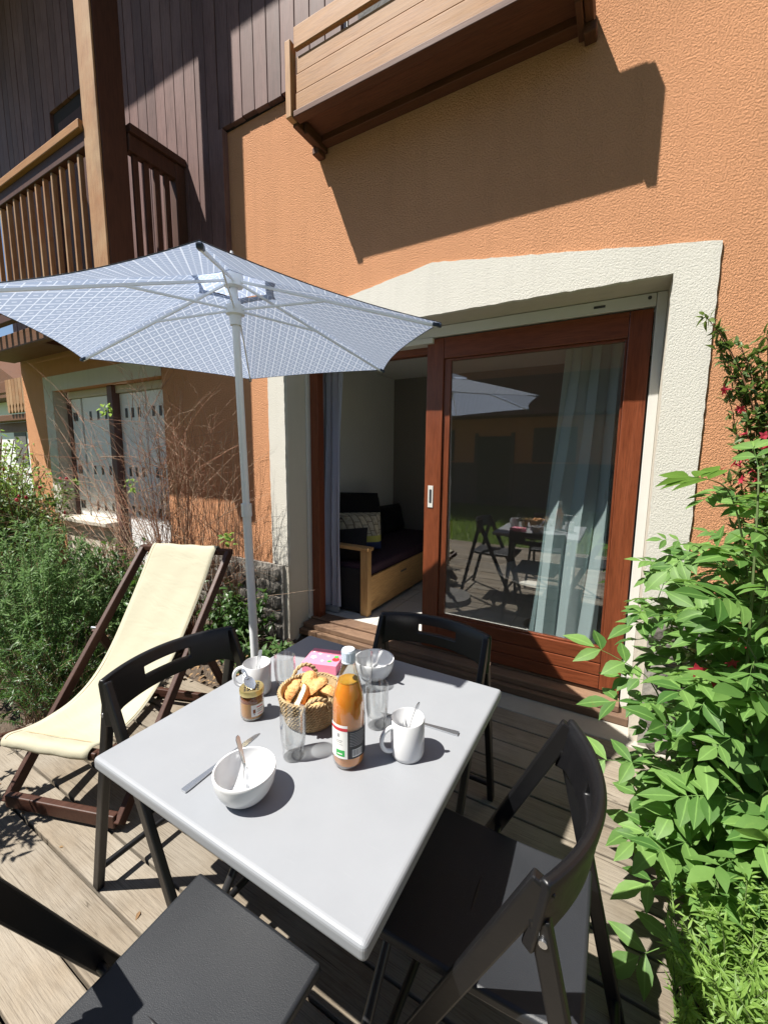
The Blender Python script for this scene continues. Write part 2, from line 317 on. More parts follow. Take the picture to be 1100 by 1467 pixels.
# ------------------------------------------------------------------ mesh helpers
class MB:
    def __init__(s): s.v = []; s.f = []; s.mi = []; s.rib = []
    def add(s, vs, fs):
        o = len(s.v); s.v += [tuple(p) for p in vs]; s.f += [tuple(i+o for i in f) for f in fs]; return s
    def box(s, x0, x1, y0, y1, z0, z1):
        x0, x1 = sorted((x0, x1)); y0, y1 = sorted((y0, y1)); z0, z1 = sorted((z0, z1))
        return s.add([(x0, y0, z0), (x1, y0, z0), (x1, y1, z0), (x0, y1, z0), (x0, y0, z1), (x1, y0, z1), (x1, y1, z1), (x0, y1, z1)],
                     [(3, 2, 1, 0), (4, 5, 6, 7), (0, 1, 5, 4), (1, 2, 6, 5), (2, 3, 7, 6), (3, 0, 4, 7)])
    def bar(s, p, q, wd, ht, up=(0, 0, 1), w2=None, h2=None):
        p = Vector(p); q = Vector(q); d = (q-p).normalized(); up = Vector(up)
        side = d.cross(up)
        if side.length < 1e-4: side = d.cross(Vector((0, 1, 0)))
        side.normalize(); u = side.cross(d); vs = []
        for c, a, b in ((p, wd, ht), (q, w2 or wd, h2 or ht)):
            for i, j in ((-1, -1), (1, -1), (1, 1), (-1, 1)): vs.append(c+side*(i*a/2)+u*(j*b/2))
        return s.add(vs, [(3, 2, 1, 0), (4, 5, 6, 7), (0, 1, 5, 4), (1, 2, 6, 5), (2, 3, 7, 6), (3, 0, 4, 7)])
    def tube(s, path, r, n=8, cap=True, closed=False):
        P = [Vector(p) for p in path]; m = len(P); rs = r if isinstance(r, (list, tuple)) else [r]*m
        vs = []; prev = None
        for i in range(m):
            if closed: t = P[(i+1) % m]-P[(i-1) % m]
            else: t = P[min(i+1, m-1)]-P[max(i-1, 0)]
            if t.length < 1e-9: t = Vector((0, 0, 1))
            t.normalize()
            if prev is None:
                a = Vector((0, 0, 1)) if abs(t.z) < .9 else Vector((1, 0, 0)); prev = (a-t*a.dot(t)).normalized()
            else:
                prev = (prev-t*prev.dot(t)); prev = prev.normalized() if prev.length > 1e-6 else t.orthogonal().normalized()
            b = t.cross(prev)
            for k in range(n):
                a = 2*math.pi*k/n; vs.append(P[i]+(prev*math.cos(a)+b*math.sin(a))*rs[i])
        fs = []
        for i in range(m if closed else m-1):
            for k in range(n):
                j = (i+1) % m; fs.append((i*n+k, i*n+(k+1) % n, j*n+(k+1) % n, j*n+k))
        if cap and not closed: fs += [tuple(range(n))[::-1], tuple((m-1)*n+k for k in range(n))]
        return s.add(vs, fs)
    def lathe(s, prof, n=32, c=(0, 0, 0), closed=False, a0=0, a1=2*math.pi):
        full = abs(a1-a0-2*math.pi) < 1e-6; m = n if full else n+1
        vs = [(c[0]+r*math.cos(a0+(a1-a0)*k/n), c[1]+r*math.sin(a0+(a1-a0)*k/n), c[2]+z) for r, z in prof for k in range(m)]
        fs = []; q = len(prof)
        for i in range(q if closed else q-1):
            for k in range(n):
                j = (i+1) % q; k2 = (k+1) % m
                fs.append((i*m+k, i*m+k2, j*m+k2, j*m+k))
        return s.add(vs, fs)
    def prism(s, poly, y0, y1):
        """polygon in x,z pushed from y0 to y1"""
        n = len(poly)
        return s.add([(x, y0, z) for x, z in poly]+[(x, y1, z) for x, z in poly],
                     [tuple(range(n)), tuple(range(2*n-1, n-1, -1))]+[(i, i+n, (i+1) % n+n, (i+1) % n) for i in range(n)])
    def mesh(s, name, mat, smooth=None):
        me = bpy.data.meshes.new(name); me.from_pydata(s.v, [], s.f); me.validate()
        if mat:
            for mm in (mat if isinstance(mat, list) else [mat]): me.materials.append(mm)
        if s.mi and len(s.mi) == len(me.polygons): me.polygons.foreach_set('material_index', s.mi)
        if smooth is not None:
            me.polygons.foreach_set('use_smooth', [True]*len(me.polygons))
            if smooth < 180: me.set_sharp_from_angle(angle=rad(smooth))
        if s.rib:
            at = me.attributes.new('rib', 'FLOAT', 'POINT'); d = np.zeros(len(me.vertices)); d[s.rib] = 1; at.data.foreach_set('value', d)
        me.update(); return me
    def build(s, name, mat, parent=None, smooth=None, bevel=0, seg=2, local=False):
        me = s.mesh(name, mat, smooth); return put(name, me, parent, bevel, seg, local)
def put(name, me, parent=None, bevel=0, seg=2, local=False):
    o = bpy.data.objects.new(name, me); COL.objects.link(o)
    if parent is not None:
        o.parent = parent
        if not local and parent.type == 'EMPTY': o.matrix_parent_inverse = Matrix.Translation(-parent.location)   # shape given in world metres
    if bevel:
        b = o.modifiers.new('bevel', 'BEVEL'); b.width = bevel; b.segments = seg; b.limit_method = 'ANGLE'; b.angle_limit = rad(40)
    return o
def tag(o, label=None, cat=None, group=None, kind=None):
    if label: o['label'] = label
    if cat: o['category'] = cat
    if group: o['group'] = group
    if kind: o['kind'] = kind
    return o
def thing(name, label, cat, loc=(0, 0, 0), rz=0, group=None):
    o = bpy.data.objects.new(name, None); COL.objects.link(o); o.location = loc; o.rotation_euler = (0, 0, rz)
    o.empty_display_size = .05
    return tag(o, label, cat, group)
def structure(o): o['kind'] = 'structure'; return o
def copy_tree(o, parent=None):
    c = o.copy(); COL.objects.link(c); c.parent = parent
    for ch in list(o.children): copy_tree(ch, c)
    return c
def jit(a): return random.uniform(-a, a)

# ------------------------------------------------------------------ the setting: ground, deck, lawn
WY = BY = 2.40              # facade plane
g = MB(); n = 60
structure(MB().add([(-60, -60, -.19), (60, -60, -.19), (60, 60, -.19), (-60, 60, -.19)], [(0, 1, 2, 3)]).build('lawn', M['lawn']))
def rough_sheet(name, x0, x1, y0, y1, z, amp, mat, res=.06):
    nx, ny = max(2, int((x1-x0)/res)), max(2, int((y1-y0)/res)); mb = MB(); vs = []
    for j in range(ny+1):
        for i in range(nx+1): vs.append((x0+(x1-x0)*i/nx, y0+(y1-y0)*j/ny, z+jit(amp)))
    mb.add(vs, [(j*(nx+1)+i, j*(nx+1)+i+1, (j+1)*(nx+1)+i+1, (j+1)*(nx+1)+i) for j in range(ny) for i in range(nx)])
    return structure(mb.build(name, mat, smooth=180))
rough_sheet('soil_bed', -8.0, -1.55, 1.56, 2.6, -.03, .035, M['soil'])
rough_sheet('soil_bed', -8.0, -2.72, -1.0, 1.6, -.06, .035, M['soil'])
rough_sheet('soil_bed', .24, 3.0, -.5, 2.6, -.07, .03, M['soil'])
structure(MB().box(-1.56, 3.0, 2.335, 2.62, -.25, -.004).build('concrete_strip', M['concrete'], bevel=.006))
deck = structure(MB().box(-2.7, .20, -1.5, 2.30, -.16, -.045).build('deck', M['clad_back']))
PW = .146
y = 2.328
row = 0
while y > -1.6:
    x0 = -2.72 if y < 1.62 else -1.62
    x1 = (.40 if y > 1.32 else .215)+jit(.02)
    cuts = [x0] + sorted(x for x in ([-1.15+jit(.5)] if row % 3 == 0 else ([.0-1.9+jit(.3)] if row % 3 == 1 else [])) if x0+.3 < x < x1-.3) + [x1]
    for a, b in zip(cuts, cuts[1:]):
        t = jit(.0018); tz = jit(.0015)
        mb = MB().box(a+.002, b-.002, y-PW+.0045, y-.0045, -.03+tz, 0+tz)
        mb.v = [(px, py, pz+(t if px > a+.1 else -t)) for px, py, pz in mb.v]
        mb.build('plank', M['deck'], deck, bevel=.004)
    y -= PW; row += 1

# grass of the lawn behind the terrace (seen in the door glass)
def blades(n, x0, x1, y0, y1, z, h0, h1, wd=.005):
    r = RNG; X = r.uniform(x0, x1, n); Y = r.uniform(y0, y1, n); H = r.uniform(h0, h1, n); A = r.uniform(0, 6.283, n); Ln = r.uniform(.1, .6, n)*H; B = r.uniform(0, 6.283, n)
    v = np.zeros((n, 3, 3)); dx, dy = np.cos(A)*wd, np.sin(A)*wd
    v[:, 0] = np.c_[X-dx, Y-dy, np.full(n, z)]; v[:, 1] = np.c_[X+dx, Y+dy, np.full(n, z)]; v[:, 2] = np.c_[X+np.cos(B)*Ln, Y+np.sin(B)*Ln, z+H]
    mb = MB(); mb.v = v.reshape(-1, 3).tolist(); mb.f = np.arange(3*n).reshape(-1, 3).tolist(); return mb
tag(blades(26000, -6, 3, -8, -1.7, -.19, .06, .2, .008).build('grass', M['grass']), 'short green grass of the lawn beyond the terrace boards', 'grass', kind='stuff')

# ------------------------------------------------------------------ the house
OX0, OX1, OZ = -2.24, .133, 2.31                 # door opening
house = thing('house', 'orange roughcast house with dark timber upper storey and wide glazed door', 'house', (-1.05, 2.4, 0))
wl = MB()
wl.box(-6.65, -5.87, WY, 2.75, -.2, 2.83); wl.box(-3.75, -2.792, WY, 2.75, -.2, 2.83); wl.box(-5.87, -3.75, WY, 2.75, 2.19, 2.83)
wl.box(-2.792, OX0-.02, WY, 2.75, -.2, 3.86); wl.box(OX1+.02, 5.5, WY, 2.75, -.2, 7)
wl.box(OX0-.02, OX1+.02, WY, 2.75, OZ+.02, 3.86); wl.box(-1.72, OX1+.02, WY, 2.75, 3.86, 7)
wl.build('wall', M['stucco'], house)
MB().box(-5.87, -4.80, WY+.004, 2.75, -.2, .67).build('window_breast', M['cream_s'], house)
# cream surround, gabled on top; render thickness 10 mm
P = [(-2.405, .604), (-2.405, 2.41), (-1.055, 2.602), (.30, 2.41), (.30, .72), (OX1, .72), (OX1, OZ), (OX0, OZ), (OX0, .604)]
sr = MB()
def ragged(poly):
    out = []
    for (a, b), (c, d) in zip(poly, poly[1:]+poly[:1]):
        k = max(1, int(math.hypot(c-a, d-b)/.035))
        for i in range(k):
            e = 0 if i == 0 else .0028
            out.append((a+(c-a)*i/k+jit(e), b+(d-b)*i/k+jit(e)))
    return out
sr.prism(ragged(P), WY-.010, WY+.02)
sur = tag(sr.build('surround', M['cream_r'], house), 'cream rendered door surround with low gabled top')
rv = MB(); rv.box(OX0-.018, OX0, WY+.021, 2.66, -.2, OZ); rv.box(OX1, OX1+.018, WY+.021, 2.66, -.2, OZ); rv.box(OX0-.018, OX1+.018, WY+.021, 2.66, OZ+.0005, OZ+.019)
rv.box(OX0-.04, OX0, WY-.006, WY+.02, -.2, .603); rv.box(OX1, OX1+.04, WY-.006, WY+.02, -.2, .719)
rv.build('reveal', M['cream_s'], house)
# stone plinth either side of the door
pls = [MB().box(-3.74, OX0-.041, WY-.03, WY-.001, -.2, .60).build('plinth', M['mortar'], house), MB().box(OX1+.041, 3, WY-.03, WY-.001, -.2, .71).build('plinth', M['mortar'], house)]
def stone_mesh(wd, ht):
    k = 9; pts = []
    for i in range(k):
        a = 2*math.pi*i/k+jit(.15); rr = 1/max(abs(math.cos(a)), abs(math.sin(a)))**.7
        pts.append((math.cos(a)*rr*wd*.5*(1+jit(.1)), math.sin(a)*rr*ht*.5*(1+jit(.1))))
    mb = MB(); q = [(x*.8, z*.8) for x, z in pts]
    mb.add([(x, .012, z) for x, z in pts]+[(x*.97, -.008+jit(.004), z*.97) for x, z in pts]+[(x, -.02+jit(.007), z) for x, z in q],
           [(i, (i+1) % k, (i+1) % k+k, i+k) for i in range(k)]+[(i+k, (i+1) % k+k, (i+1) % k+2*k, i+2*k) for i in range(k)]+[tuple(range(2*k, 3*k))])
    return mb.mesh('stone', M['stone'], 50)
stones = [stone_mesh(.17, .12) for _ in range(6)]
for (xa, xb, zt, pl) in ((-3.73, -2.29, .58, pls[0]), (.18, 1.5, .69, pls[1])):
    z = -.02
    while z < zt-.05:
        h = random.uniform(.09, .14); x = xa+jit(.04)
        while x < xb-.03:
            wd = random.uniform(.11, .22); o = put('stone', random.choice(stones), pl)
            o.location = (min(x+wd/2, xb-wd/2), WY-.03, min(z+h/2, zt-h/2)); o.scale = (wd/.185, 1, h/.13); x += wd
        z += h
# timber cladding
cl = MB(); cl.box(-6.65, -2.794, WY+.001, 2.75, 2.83, 7); cl.box(-2.794, -1.72, WY+.001, 2.75, 3.86, 7)
cl = cl.build('cladding', M['clad_back'], house)
x = -2.80; BWd = .124
DX0, DX1, DZ = -5.27, -4.2, 4.87      # balcony doorway
while x > -6.6:
    a = DZ if DX0-.02 < x-BWd/2 < DX1+.02 else 2.66
    MB().box(x-BWd+.003, x-.003, WY-.038+jit(.002), WY-.001, a+jit(.004), 6.6).build('plank', M['clad'], cl, bevel=.003)
    x -= BWd
x = -2.796
while x < -1.80:
    MB().box(x+.003, x+.124-.003, WY-.038+jit(.002), WY-.001, 3.872+jit(.008), 6.6).build('plank', M['clad'], cl, bevel=.003)
    x += .124
MB().box(-2.80, -2.752, WY-.05, WY-.001, 2.66, 3.862).build('corner_batten', M['clad'], house)
bd = MB().box(DX0, DX1, WY-.01, WY-.002, 2.7, DZ).build('balcony_door', M['clad_back'], house)
MB().box(DX0+.09, DX1-.09, WY-.016, WY-.012, 3.3, DZ-.12).build('panel', M['post'], bd)
# upper window beside the timber box
uw = MB(); uw.box(-1.79, -1.70, WY-.02, WY+.05, 3.6, 5.6); uw.box(-1.66, -1.58, WY-.005, WY+.05, 3.6, 5.6)
uw = uw.build('upper_window', M['alu'], house); uw.data.materials[0] = M['clad']
MB().box(-1.70, -1.655, WY-.012, WY-.006, 3.7, 5.5).build('frame', M['alu'], uw)
MB().box(-1.70, -.3, WY-.004, WY-.001, 3.7, 5.5).build('pane', M['greystone'], uw)
# roof overhangs above the picture (they shade the cladding; the lower left slab is added for that)
rf = MB(); rf.box(-8.5, 5.6, 1.4, 2.9, 6.70, 6.9); rf.box(-8.5, -5.85, .735, 1.398, 6.45, 6.69)
rf.build('roof', M['balc_x'], house)

# timber balcony box over the door
BZ0, BF = 3.45, 2.092
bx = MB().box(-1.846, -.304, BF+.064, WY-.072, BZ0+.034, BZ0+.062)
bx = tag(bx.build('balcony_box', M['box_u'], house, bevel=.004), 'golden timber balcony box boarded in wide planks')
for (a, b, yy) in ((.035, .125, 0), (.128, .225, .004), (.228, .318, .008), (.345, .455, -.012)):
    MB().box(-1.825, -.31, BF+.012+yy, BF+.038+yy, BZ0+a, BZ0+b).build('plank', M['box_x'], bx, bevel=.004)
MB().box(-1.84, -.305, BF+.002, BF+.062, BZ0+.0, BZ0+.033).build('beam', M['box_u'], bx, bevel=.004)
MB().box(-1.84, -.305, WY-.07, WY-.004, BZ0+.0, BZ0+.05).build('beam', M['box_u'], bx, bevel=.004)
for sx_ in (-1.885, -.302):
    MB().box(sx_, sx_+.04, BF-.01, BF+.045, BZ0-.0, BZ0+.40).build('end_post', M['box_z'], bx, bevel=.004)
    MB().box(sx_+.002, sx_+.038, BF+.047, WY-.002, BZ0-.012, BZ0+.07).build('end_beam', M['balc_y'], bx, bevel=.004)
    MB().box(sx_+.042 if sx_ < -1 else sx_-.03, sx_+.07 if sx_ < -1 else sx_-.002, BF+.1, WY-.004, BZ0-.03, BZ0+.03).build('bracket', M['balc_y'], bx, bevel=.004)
    MB().box(sx_-.004, sx_+.05, WY-.075, WY-.001, BZ0-.055, BZ0-.013).build('corbel', M['balc_y'], bx, bevel=.006)

# balcony on the left: slab, post, rails, balusters
bc = MB().box(-6.7, -3.24, 1.942, WY-.041, 2.58, 2.64)
bc = tag(bc.build('balcony', M['balc_x'], house), 'dark timber balcony with slatted railing above the shuttered window')
MB().box(-6.7, -3.24, 1.88, 1.94, 2.50, 2.645).build('edge_beam', M['balc_x'], bc, bevel=.006)
for xx in (-3.32, -4.9): MB().box(xx, xx+.07, 1.944, WY-.042, 2.505, 2.578).build('joist', M['balc_y'], bc, bevel=.005)
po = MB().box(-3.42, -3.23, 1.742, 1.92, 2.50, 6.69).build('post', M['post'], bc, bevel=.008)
MB().box(-3.418, -3.232, 1.727, 1.741, 2.50, 6.69).build('sunlit_face', M['balc_z'], po, bevel=.004)  # paler skin puts the sunlight on the post's front into the colour
MB().box(-6.7, -3.424, 1.70, 1.82, 3.70, 3.76).build('handrail', M['box_x'], bc, bevel=.006)
MB().box(-6.7, -3.424, 1.73, 1.79, 3.60, 3.698).build('rail', M['post'], bc, bevel=.005)
MB().box(-6.7, -3.424, 1.73, 1.79, 2.66, 2.735).build('rail', M['post'], bc, bevel=.005)
MB().box(-3.31, -3.19, 1.922, WY-.04, 3.735, 3.79).build('handrail', M['post'], bc, bevel=.006)
MB().box(-3.285, -3.215, 1.922, WY-.04, 3.62, 3.733).build('rail', M['post'], bc, bevel=.005)
MB().box(-3.285, -3.215, 1.922, WY-.04, 2.66, 2.735).build('rail', M['post'], bc, bevel=.005)
MB().box(-3.29, -3.21, WY-.125, WY-.042, 2.66, 3.734).build('newel', M['post'], bc, bevel=.005)
x = -3.55
while x > -6.6:
    MB().box(x-.012, x+.012, 1.742, 1.776, 2.736, 3.599).build('baluster', M['balc_z'], bc, bevel=.003); x -= .135
for yy in (1.975, 2.055, 2.135, 2.215):
    MB().box(-3.26, -3.238, yy-.022, yy+.022, 2.736, 3.619).build('baluster', M['post'], bc, bevel=.003)

# shuttered window left of the door: closed white shutters in a deep reveal, sill, timber mullion
bwn = MB(); bwn.box(-5.87, -3.75, 2.62, 2.66, .0, 2.188)
bwn = tag(bwn.build('window', M['clad_back'], house), 'tall window closed with slotted white shutters')
MB().box(-6.08, -5.872, WY-.008, WY-.001, .67, 2.36).build('frame', M['cream_r'], bwn)
MB().box(-5.87, -3.75, WY-.008, WY-.001, 2.191, 2.36).build('frame', M['cream_r'], bwn)
MB().box(-5.87, -5.862, WY, 2.62, .672, 2.188).build('frame', M['cream_s'], bwn)
MB().box(-5.92, -4.78, WY-.08, WY+.2, .672, .725).build('sill', M['cream_s'], bwn, bevel=.01)
MB().box(-4.83, -4.73, WY+.06, WY+.17, .0, 2.187).build('mullion', M['clad'], bwn, bevel=.006)
MB().box(-5.85, -5.78, WY+.12, WY+.2, .727, 2.187).build('mullion', M['clad'], bwn, bevel=.006)
MB().box(-5.77, -3.77, WY+.10, WY+.17, 2.11, 2.187).build('head', M['cream_s'], bwn, bevel=.006)
for (a, b, z0) in ((-5.76, -5.54, .73), (-5.50, -4.84, .73), (-4.72, -4.25, .02), (-4.235, -3.77, .02)):
    sh = MB().box(a, b, WY+.13, WY+.165, z0, 2.105).build('shutter', M['shutter'], bwn, bevel=.004)
    for zz in (1.90, 1.28, .86)+((.4,) if z0 < .5 else ()):
        for k in range(3):
            if a > -5.6 or k < 2:
                cx = a+(b-a)*(.25+.25*k); MB().box(cx-.024, cx+.024, WY+.1285, WY+.1296, zz-.05, zz+.05).build('vent_slot', M['pvcslot'], sh)

# ------------------------------------------------------------------ sliding door
dfr = MB().box(OX0+.026, OX0+.105, 2.655, 2.73, .10, 2.235).build('door_frame', M['door'], house, bevel=.004)
MB().box(-.035, OX1-.05, 2.675, 2.745, .10, 2.235).build('jamb', M['door'], dfr, bevel=.004)
MB().box(OX0+.106, -.036, 2.685, 2.745, 2.16, 2.235).build('head', M['doorx'], dfr, bevel=.003)
MB().box(OX0+.001, OX0+.024, 2.625, 2.67, .09, OZ-.002).build('track', M['alu'], dfr, bevel=.003)
MB().box(OX1-.046, OX1-.001, 2.605, 2.67, .05, OZ-.002).build('track', M['alu'], dfr, bevel=.003)
tr = MB().box(OX0+.026, OX1-.048, 2.605, 2.68, 2.243, OZ-.003).build('track', M['alu'], dfr, bevel=.004)
MB().box(OX0+.03, -1.13, 2.59, 2.68, 2.205, 2.24).build('track', M['alu'], dfr, bevel=.004)
MB().box(-.20, -.145, 2.602, 2.6045, 2.27, 2.282).build('badge', M['dsteel'], tr)
MB().lathe([(0, 0), (.009, 0), (.009, .003), (0, .003)], 12).build('screw', M['dsteel'], tr)
tr.children[-1].rotation_euler = (rad(90), 0, 0); tr.children[-1].location = (.055, 2.6045, 2.285)
sl_ = MB().box(OX0+.002, OX1-.002, 2.50, 2.63, -.003, .045).build('sill', M['sill'], house, bevel=.006)
MB().box(OX0+.02, OX1-.05, 2.535, 2.67, .046, .088).build('board', M['sill'], sl_, bevel=.006)
MB().box(OX0+.02, OX1-.05, 2.63, 2.76, .089, .108).build('board', M['sill'], sl_, bevel=.006)
LX0, LX1 = -1.178, .078
lf = MB(); lf.box(LX0, LX0+.118, 2.615, 2.67, .115, 2.236); lf.box(LX1-.105, LX1, 2.615, 2.67, .115, 2.236)
lf = tag(lf.build('sliding_door', M['door'], house, bevel=.004), 'red-brown varnished sliding door leaf with one big pane')
MB().box(LX0+.119, LX1-.106, 2.617, 2.668, 2.105, 2.236).build('rail', M['doorx'], lf, bevel=.004)
for a, b in ((.275, .36), (.198, .272), (.115, .195)):
    MB().box(LX0+.119, LX1-.106, 2.619, 2.666, a, b).build('rail', M['doorx'], lf, bevel=.005)
bead = MB(); gx0, gx1 = LX0+.119, LX1-.106
bead.box(gx0, gx0+.045, 2.63, 2.66, .361, 2.104); bead.box(gx1-.012, gx1, 2.63, 2.66, .361, 2.104)
bead.box(gx0+.045, gx1-.012, 2.63, 2.66, .361, .372); bead.box(gx0+.045, gx1-.012, 2.63, 2.66, 2.09, 2.104)
bead.build('bead', M['door'], lf, bevel=.002)
MB().box(gx0+.046, gx1-.013, 2.642, 2.648, .373, 2.089).build('pane', M['glass_door'], lf)
hd = MB().box(-1.150, -1.112, 2.611, 2.6145, 1.125, 1.275).build('handle', M['alu'], lf, bevel=.0015)
MB().box(-1.139, -1.123, 2.609, 2.6105, 1.16, 1.25).build('recess', M['dsteel'], hd)

# ------------------------------------------------------------------ the room behind the door
RX0, RX1, RY1, RZ0, RZ1 = -2.70, 1.6, 4.96, .10, 2.47
rm = MB(); rm.box(RX0-.1, RX0, 2.752, RY1, 0, RZ1+.1); rm.box(RX1, RX1+.1, 2.752, RY1, 0, RZ1+.1)
MB().box(RX0-.1, RX1+.1, RY1, RY1+.1, 0, RZ1+.1).build('back_wall', M['taupe'], house)  # back wall in a darker tone than the other room walls
rm.box(RX0, OX0, 2.752, 2.76, RZ0, RZ1); rm.box(OX1, RX1, 2.752, 2.76, RZ0, RZ1); rm.box(OX0, OX1, 2.752, 2.76, 2.3, RZ1)
rm.build('room_wall', M['room'], house)
structure(MB().box(RX0, RX1, 2.76, RY1, RZ1, RZ1+.08).build('ceiling', M['room']))
fl = structure(MB().box(RX0, RX1, 2.76, RY1, RZ0-.06, RZ0-.008).build('floor', M['grout']))
TS = .333
for i in range(13):
    for j in range(7):
        a, b = RX0+i*TS, 2.762+j*TS
        MB().box(a+.002, min(a+TS, RX1)-.002, b+.002, min(b+TS, RY1)-.002, RZ0-.0075, RZ0+jit(.0004)).build('tile', M['tile'], fl)
# skirting
MB().box(RX0+.001, RX0+.014, 2.77, RY1-.01, RZ0+.001, RZ0+.08).build('skirting', M['tile'], house)
MB().box(RX0+.02, RX1-.01, RY1-.014, RY1-.001, RZ0+.001, RZ0+.08).build('skirting', M['tile'], house)

def curtain(name, label, xa, xb, xc, xd, y, z0, z1, mat, folds, amp, hem=None):
    """top runs xa..xb, bottom xc..xd"""
    t = thing(name, label, 'curtain', ((xc+xd)/2, y, z0))
    nu, nv = folds*10, 26; mb = MB(); vs = []
    for j in range(nv+1):
        v = j/nv; z = z0+(z1-z0)*v
        for i in range(nu+1):
            u = i/nu; uu = u+.012*math.sin(9*v+u*5)
            X = (xc+(xd-xc)*uu)*(1-v)+(xa+(xb-xa)*uu)*v
            ph = u*folds*2*math.pi+.5*math.sin(v*4+u*3)
            vs.append((X+.012*math.sin(2*ph), y+amp*math.sin(ph)*(.75+.25*math.sin(v*3+u*7))+.01*math.sin(u*15+v*5), z))
    mb.add(vs, [(j*(nu+1)+i, j*(nu+1)+i+1, (j+1)*(nu+1)+i+1, (j+1)*(nu+1)+i) for j in range(nv) for i in range(nu)])
    o = mb.build('drape', mat, t, smooth=180)
    rd = MB().tube([(xa-.1, y, z1+.01), (xb+.1, y, z1+.01)], .012, 10).build('rod', M['alu'], t)
    if hem: MB().box(xc+.01, xd-.01, y-.025, y-.0, z0-.05, z0-.002).build('hem', hem, t)
    return t
curtain('curtain', 'pale teal curtain hanging behind the glass of the sliding door', -.34, -.02, -.50, -.07, 2.90, .16, 2.40, M['teal'], 3, .045)
curtain('curtain', 'narrow lilac grey curtain gathered by the open doorway', -2.235, -2.015, -2.235, -2.05, 2.83, .16, 2.40, M['lilac'], 3, .03, M['papergrey'])

sofa = thing('sofa_bed', 'pine framed day bed with dark aubergine mattress along the room wall', 'sofa', (-2.25, 3.8, RZ0))
MB().box(-1.875, -1.80, 2.875, 2.935, RZ0, .675).build('leg', M['pinez'], sofa, bevel=.004)
MB().box(-2.63, -2.57, 2.875, 2.935, RZ0, .675).build('leg', M['pinez'], sofa, bevel=.004)
MB().box(-2.66, -1.785, 2.862, 2.95, .676, .705).build('arm_rest', M['pine'], sofa, bevel=.005)
MB().box(-2.565, -1.88, 2.895, 2.915, RZ0+.02, .50).build('end_panel', M['blackfab'], sofa)
dr = MB().box(-1.832, -1.81, 2.937, 4.80, RZ0+.03, .44).build('drawer_front', M['pine'], sofa, bevel=.004)
MB().box(-1.8095, -1.808, 3.50, 3.62, .345, .36).build('slot', M['dsteel'], dr)
MB().box(-1.875, -1.80, 4.81, 4.87, RZ0, .675).build('leg', M['pinez'], sofa, bevel=.004)
MB().box(-2.64, -1.834, 2.94, 4.80, .36, .53).build('mattress', M['purple'], sofa, bevel=.03, seg=3)
def cushion(label, c, wd, ht, th, rot, mat, group=None):
    n = 14; mb = MB(); vs = []; fs = []
    for sgn in (1, -1):
        for j in range(n+1):
            for i in range(n+1):
                a, b = 2*i/n-1, 2*j/n-1
                pin = 1-.09*(a*a*b*b)-.05*(1-abs(a))*(abs(b)**4)*0
                d = (1-a**4)*(1-b**4); vs.append((a*wd/2*(1-.06*(1-b*b)*0), sgn*th/2*max(d, 0)**.5*(.9+.1*math.sin(a*5+b*4)), b*ht/2*(1-.07*(1-a*a)*0)))
    k = (n+1)**2
    for j in range(n):
        for i in range(n):
            q = (j*(n+1)+i, j*(n+1)+i+1, (j+1)*(n+1)+i+1, (j+1)*(n+1)+i)
            fs.append(q[::-1]); fs.append(tuple(x+k for x in q))
    mb.add(vs, fs); o = mb.build('cushion', mat, None, smooth=180); o.location = c; o.rotation_euler = rot
    return tag(o, label, 'cushion', group)
cushion('cushion printed with beige, yellow and navy patches on the day bed', (-2.20, 3.36, .74), .42, .36, .13, (rad(-14), 0, rad(38)), M['print'])
cushion('tall black square cushion behind the printed cushion', (-2.48, 3.75, .80), .72, .56, .2, (rad(-16), rad(4), rad(75)), M['blackfab'])
cushion('black cushion slumped against the pine arm rest', (-2.18, 3.08, .66), .44, .30, .14, (rad(-30), rad(-8), rad(10)), M['blackfab'])
cushion('long low black cushion at the far end of the day bed', (-2.48, 4.42, .70), .60, .34, .16, (rad(-14), 0, rad(82)), M['blackfab'])

rt = thing('round_table', 'round pale topped table inside behind the door glass', 'table', (-.42, 3.45, RZ0))
MB().lathe([(0, .535), (.40, .535), (.425, .545), (.425, .558), (.40, .565), (0, .565)], 40, (-.42, 3.45, 0)).build('table_top', M['tile'], rt, smooth=40)
MB().tube([(-.42, 3.45, RZ0+.02), (-.42, 3.45, .534)], .03, 14).build('leg', M['steel'], rt, smooth=60)
MB().lathe([(0, RZ0), (.2, RZ0), (.2, RZ0+.012), (.03, RZ0+.03), (0, RZ0+.03)], 30, (-.42, 3.45, 0)).build('foot', M['steel'], rt, smooth=40)

# ------------------------------------------------------------------ houses further off
nb = thing('neighbour_balcony', 'carved timber balcony on a neighbouring house beyond the house corner', 'balcony', (-8.3, 3.4, 2))
MB().box(-10.5, -7.2, 3.2, 3.3, 2.52, 2.72).build('beam', M['balc_x'], nb, bevel=.01)
MB().box(-10.5, -7.2, 3.16, 3.34, 2.02, 2.13).build('beam', M['balc_x'], nb, bevel=.01)
MB().box(-7.95, -7.83, 3.1, 3.2, 2.0, 2.9).build('post', M['box_z'], nb, bevel=.01)
for i in range(14):
    x = -7.70-.125*i+.0
    MB().prism([(x, 2.20), (x+.02, 2.16), (x+.05, 2.14), (x+.08, 2.16), (x+.10, 2.20), (x+.085, 2.26), (x+.115, 2.30), (x+.115, 2.7), (x+.0, 2.7), (x+.0, 2.30), (x+.02, 2.26)], 3.12, 3.15).build('fret_board', M['balc_z'], nb)
MB().box(-10.5, -7.1, 3.35, 3.45, 1.85, 2.02).build('fascia', M['clad'], nb)
fh = thing('neighbour_house', 'white walled house far off beyond the left shrubs', 'house', (-22, 9, 0))
MB().box(-30, -18, 7, 14, -.2, 3.4).build('wall', M['whitewall'], fh)
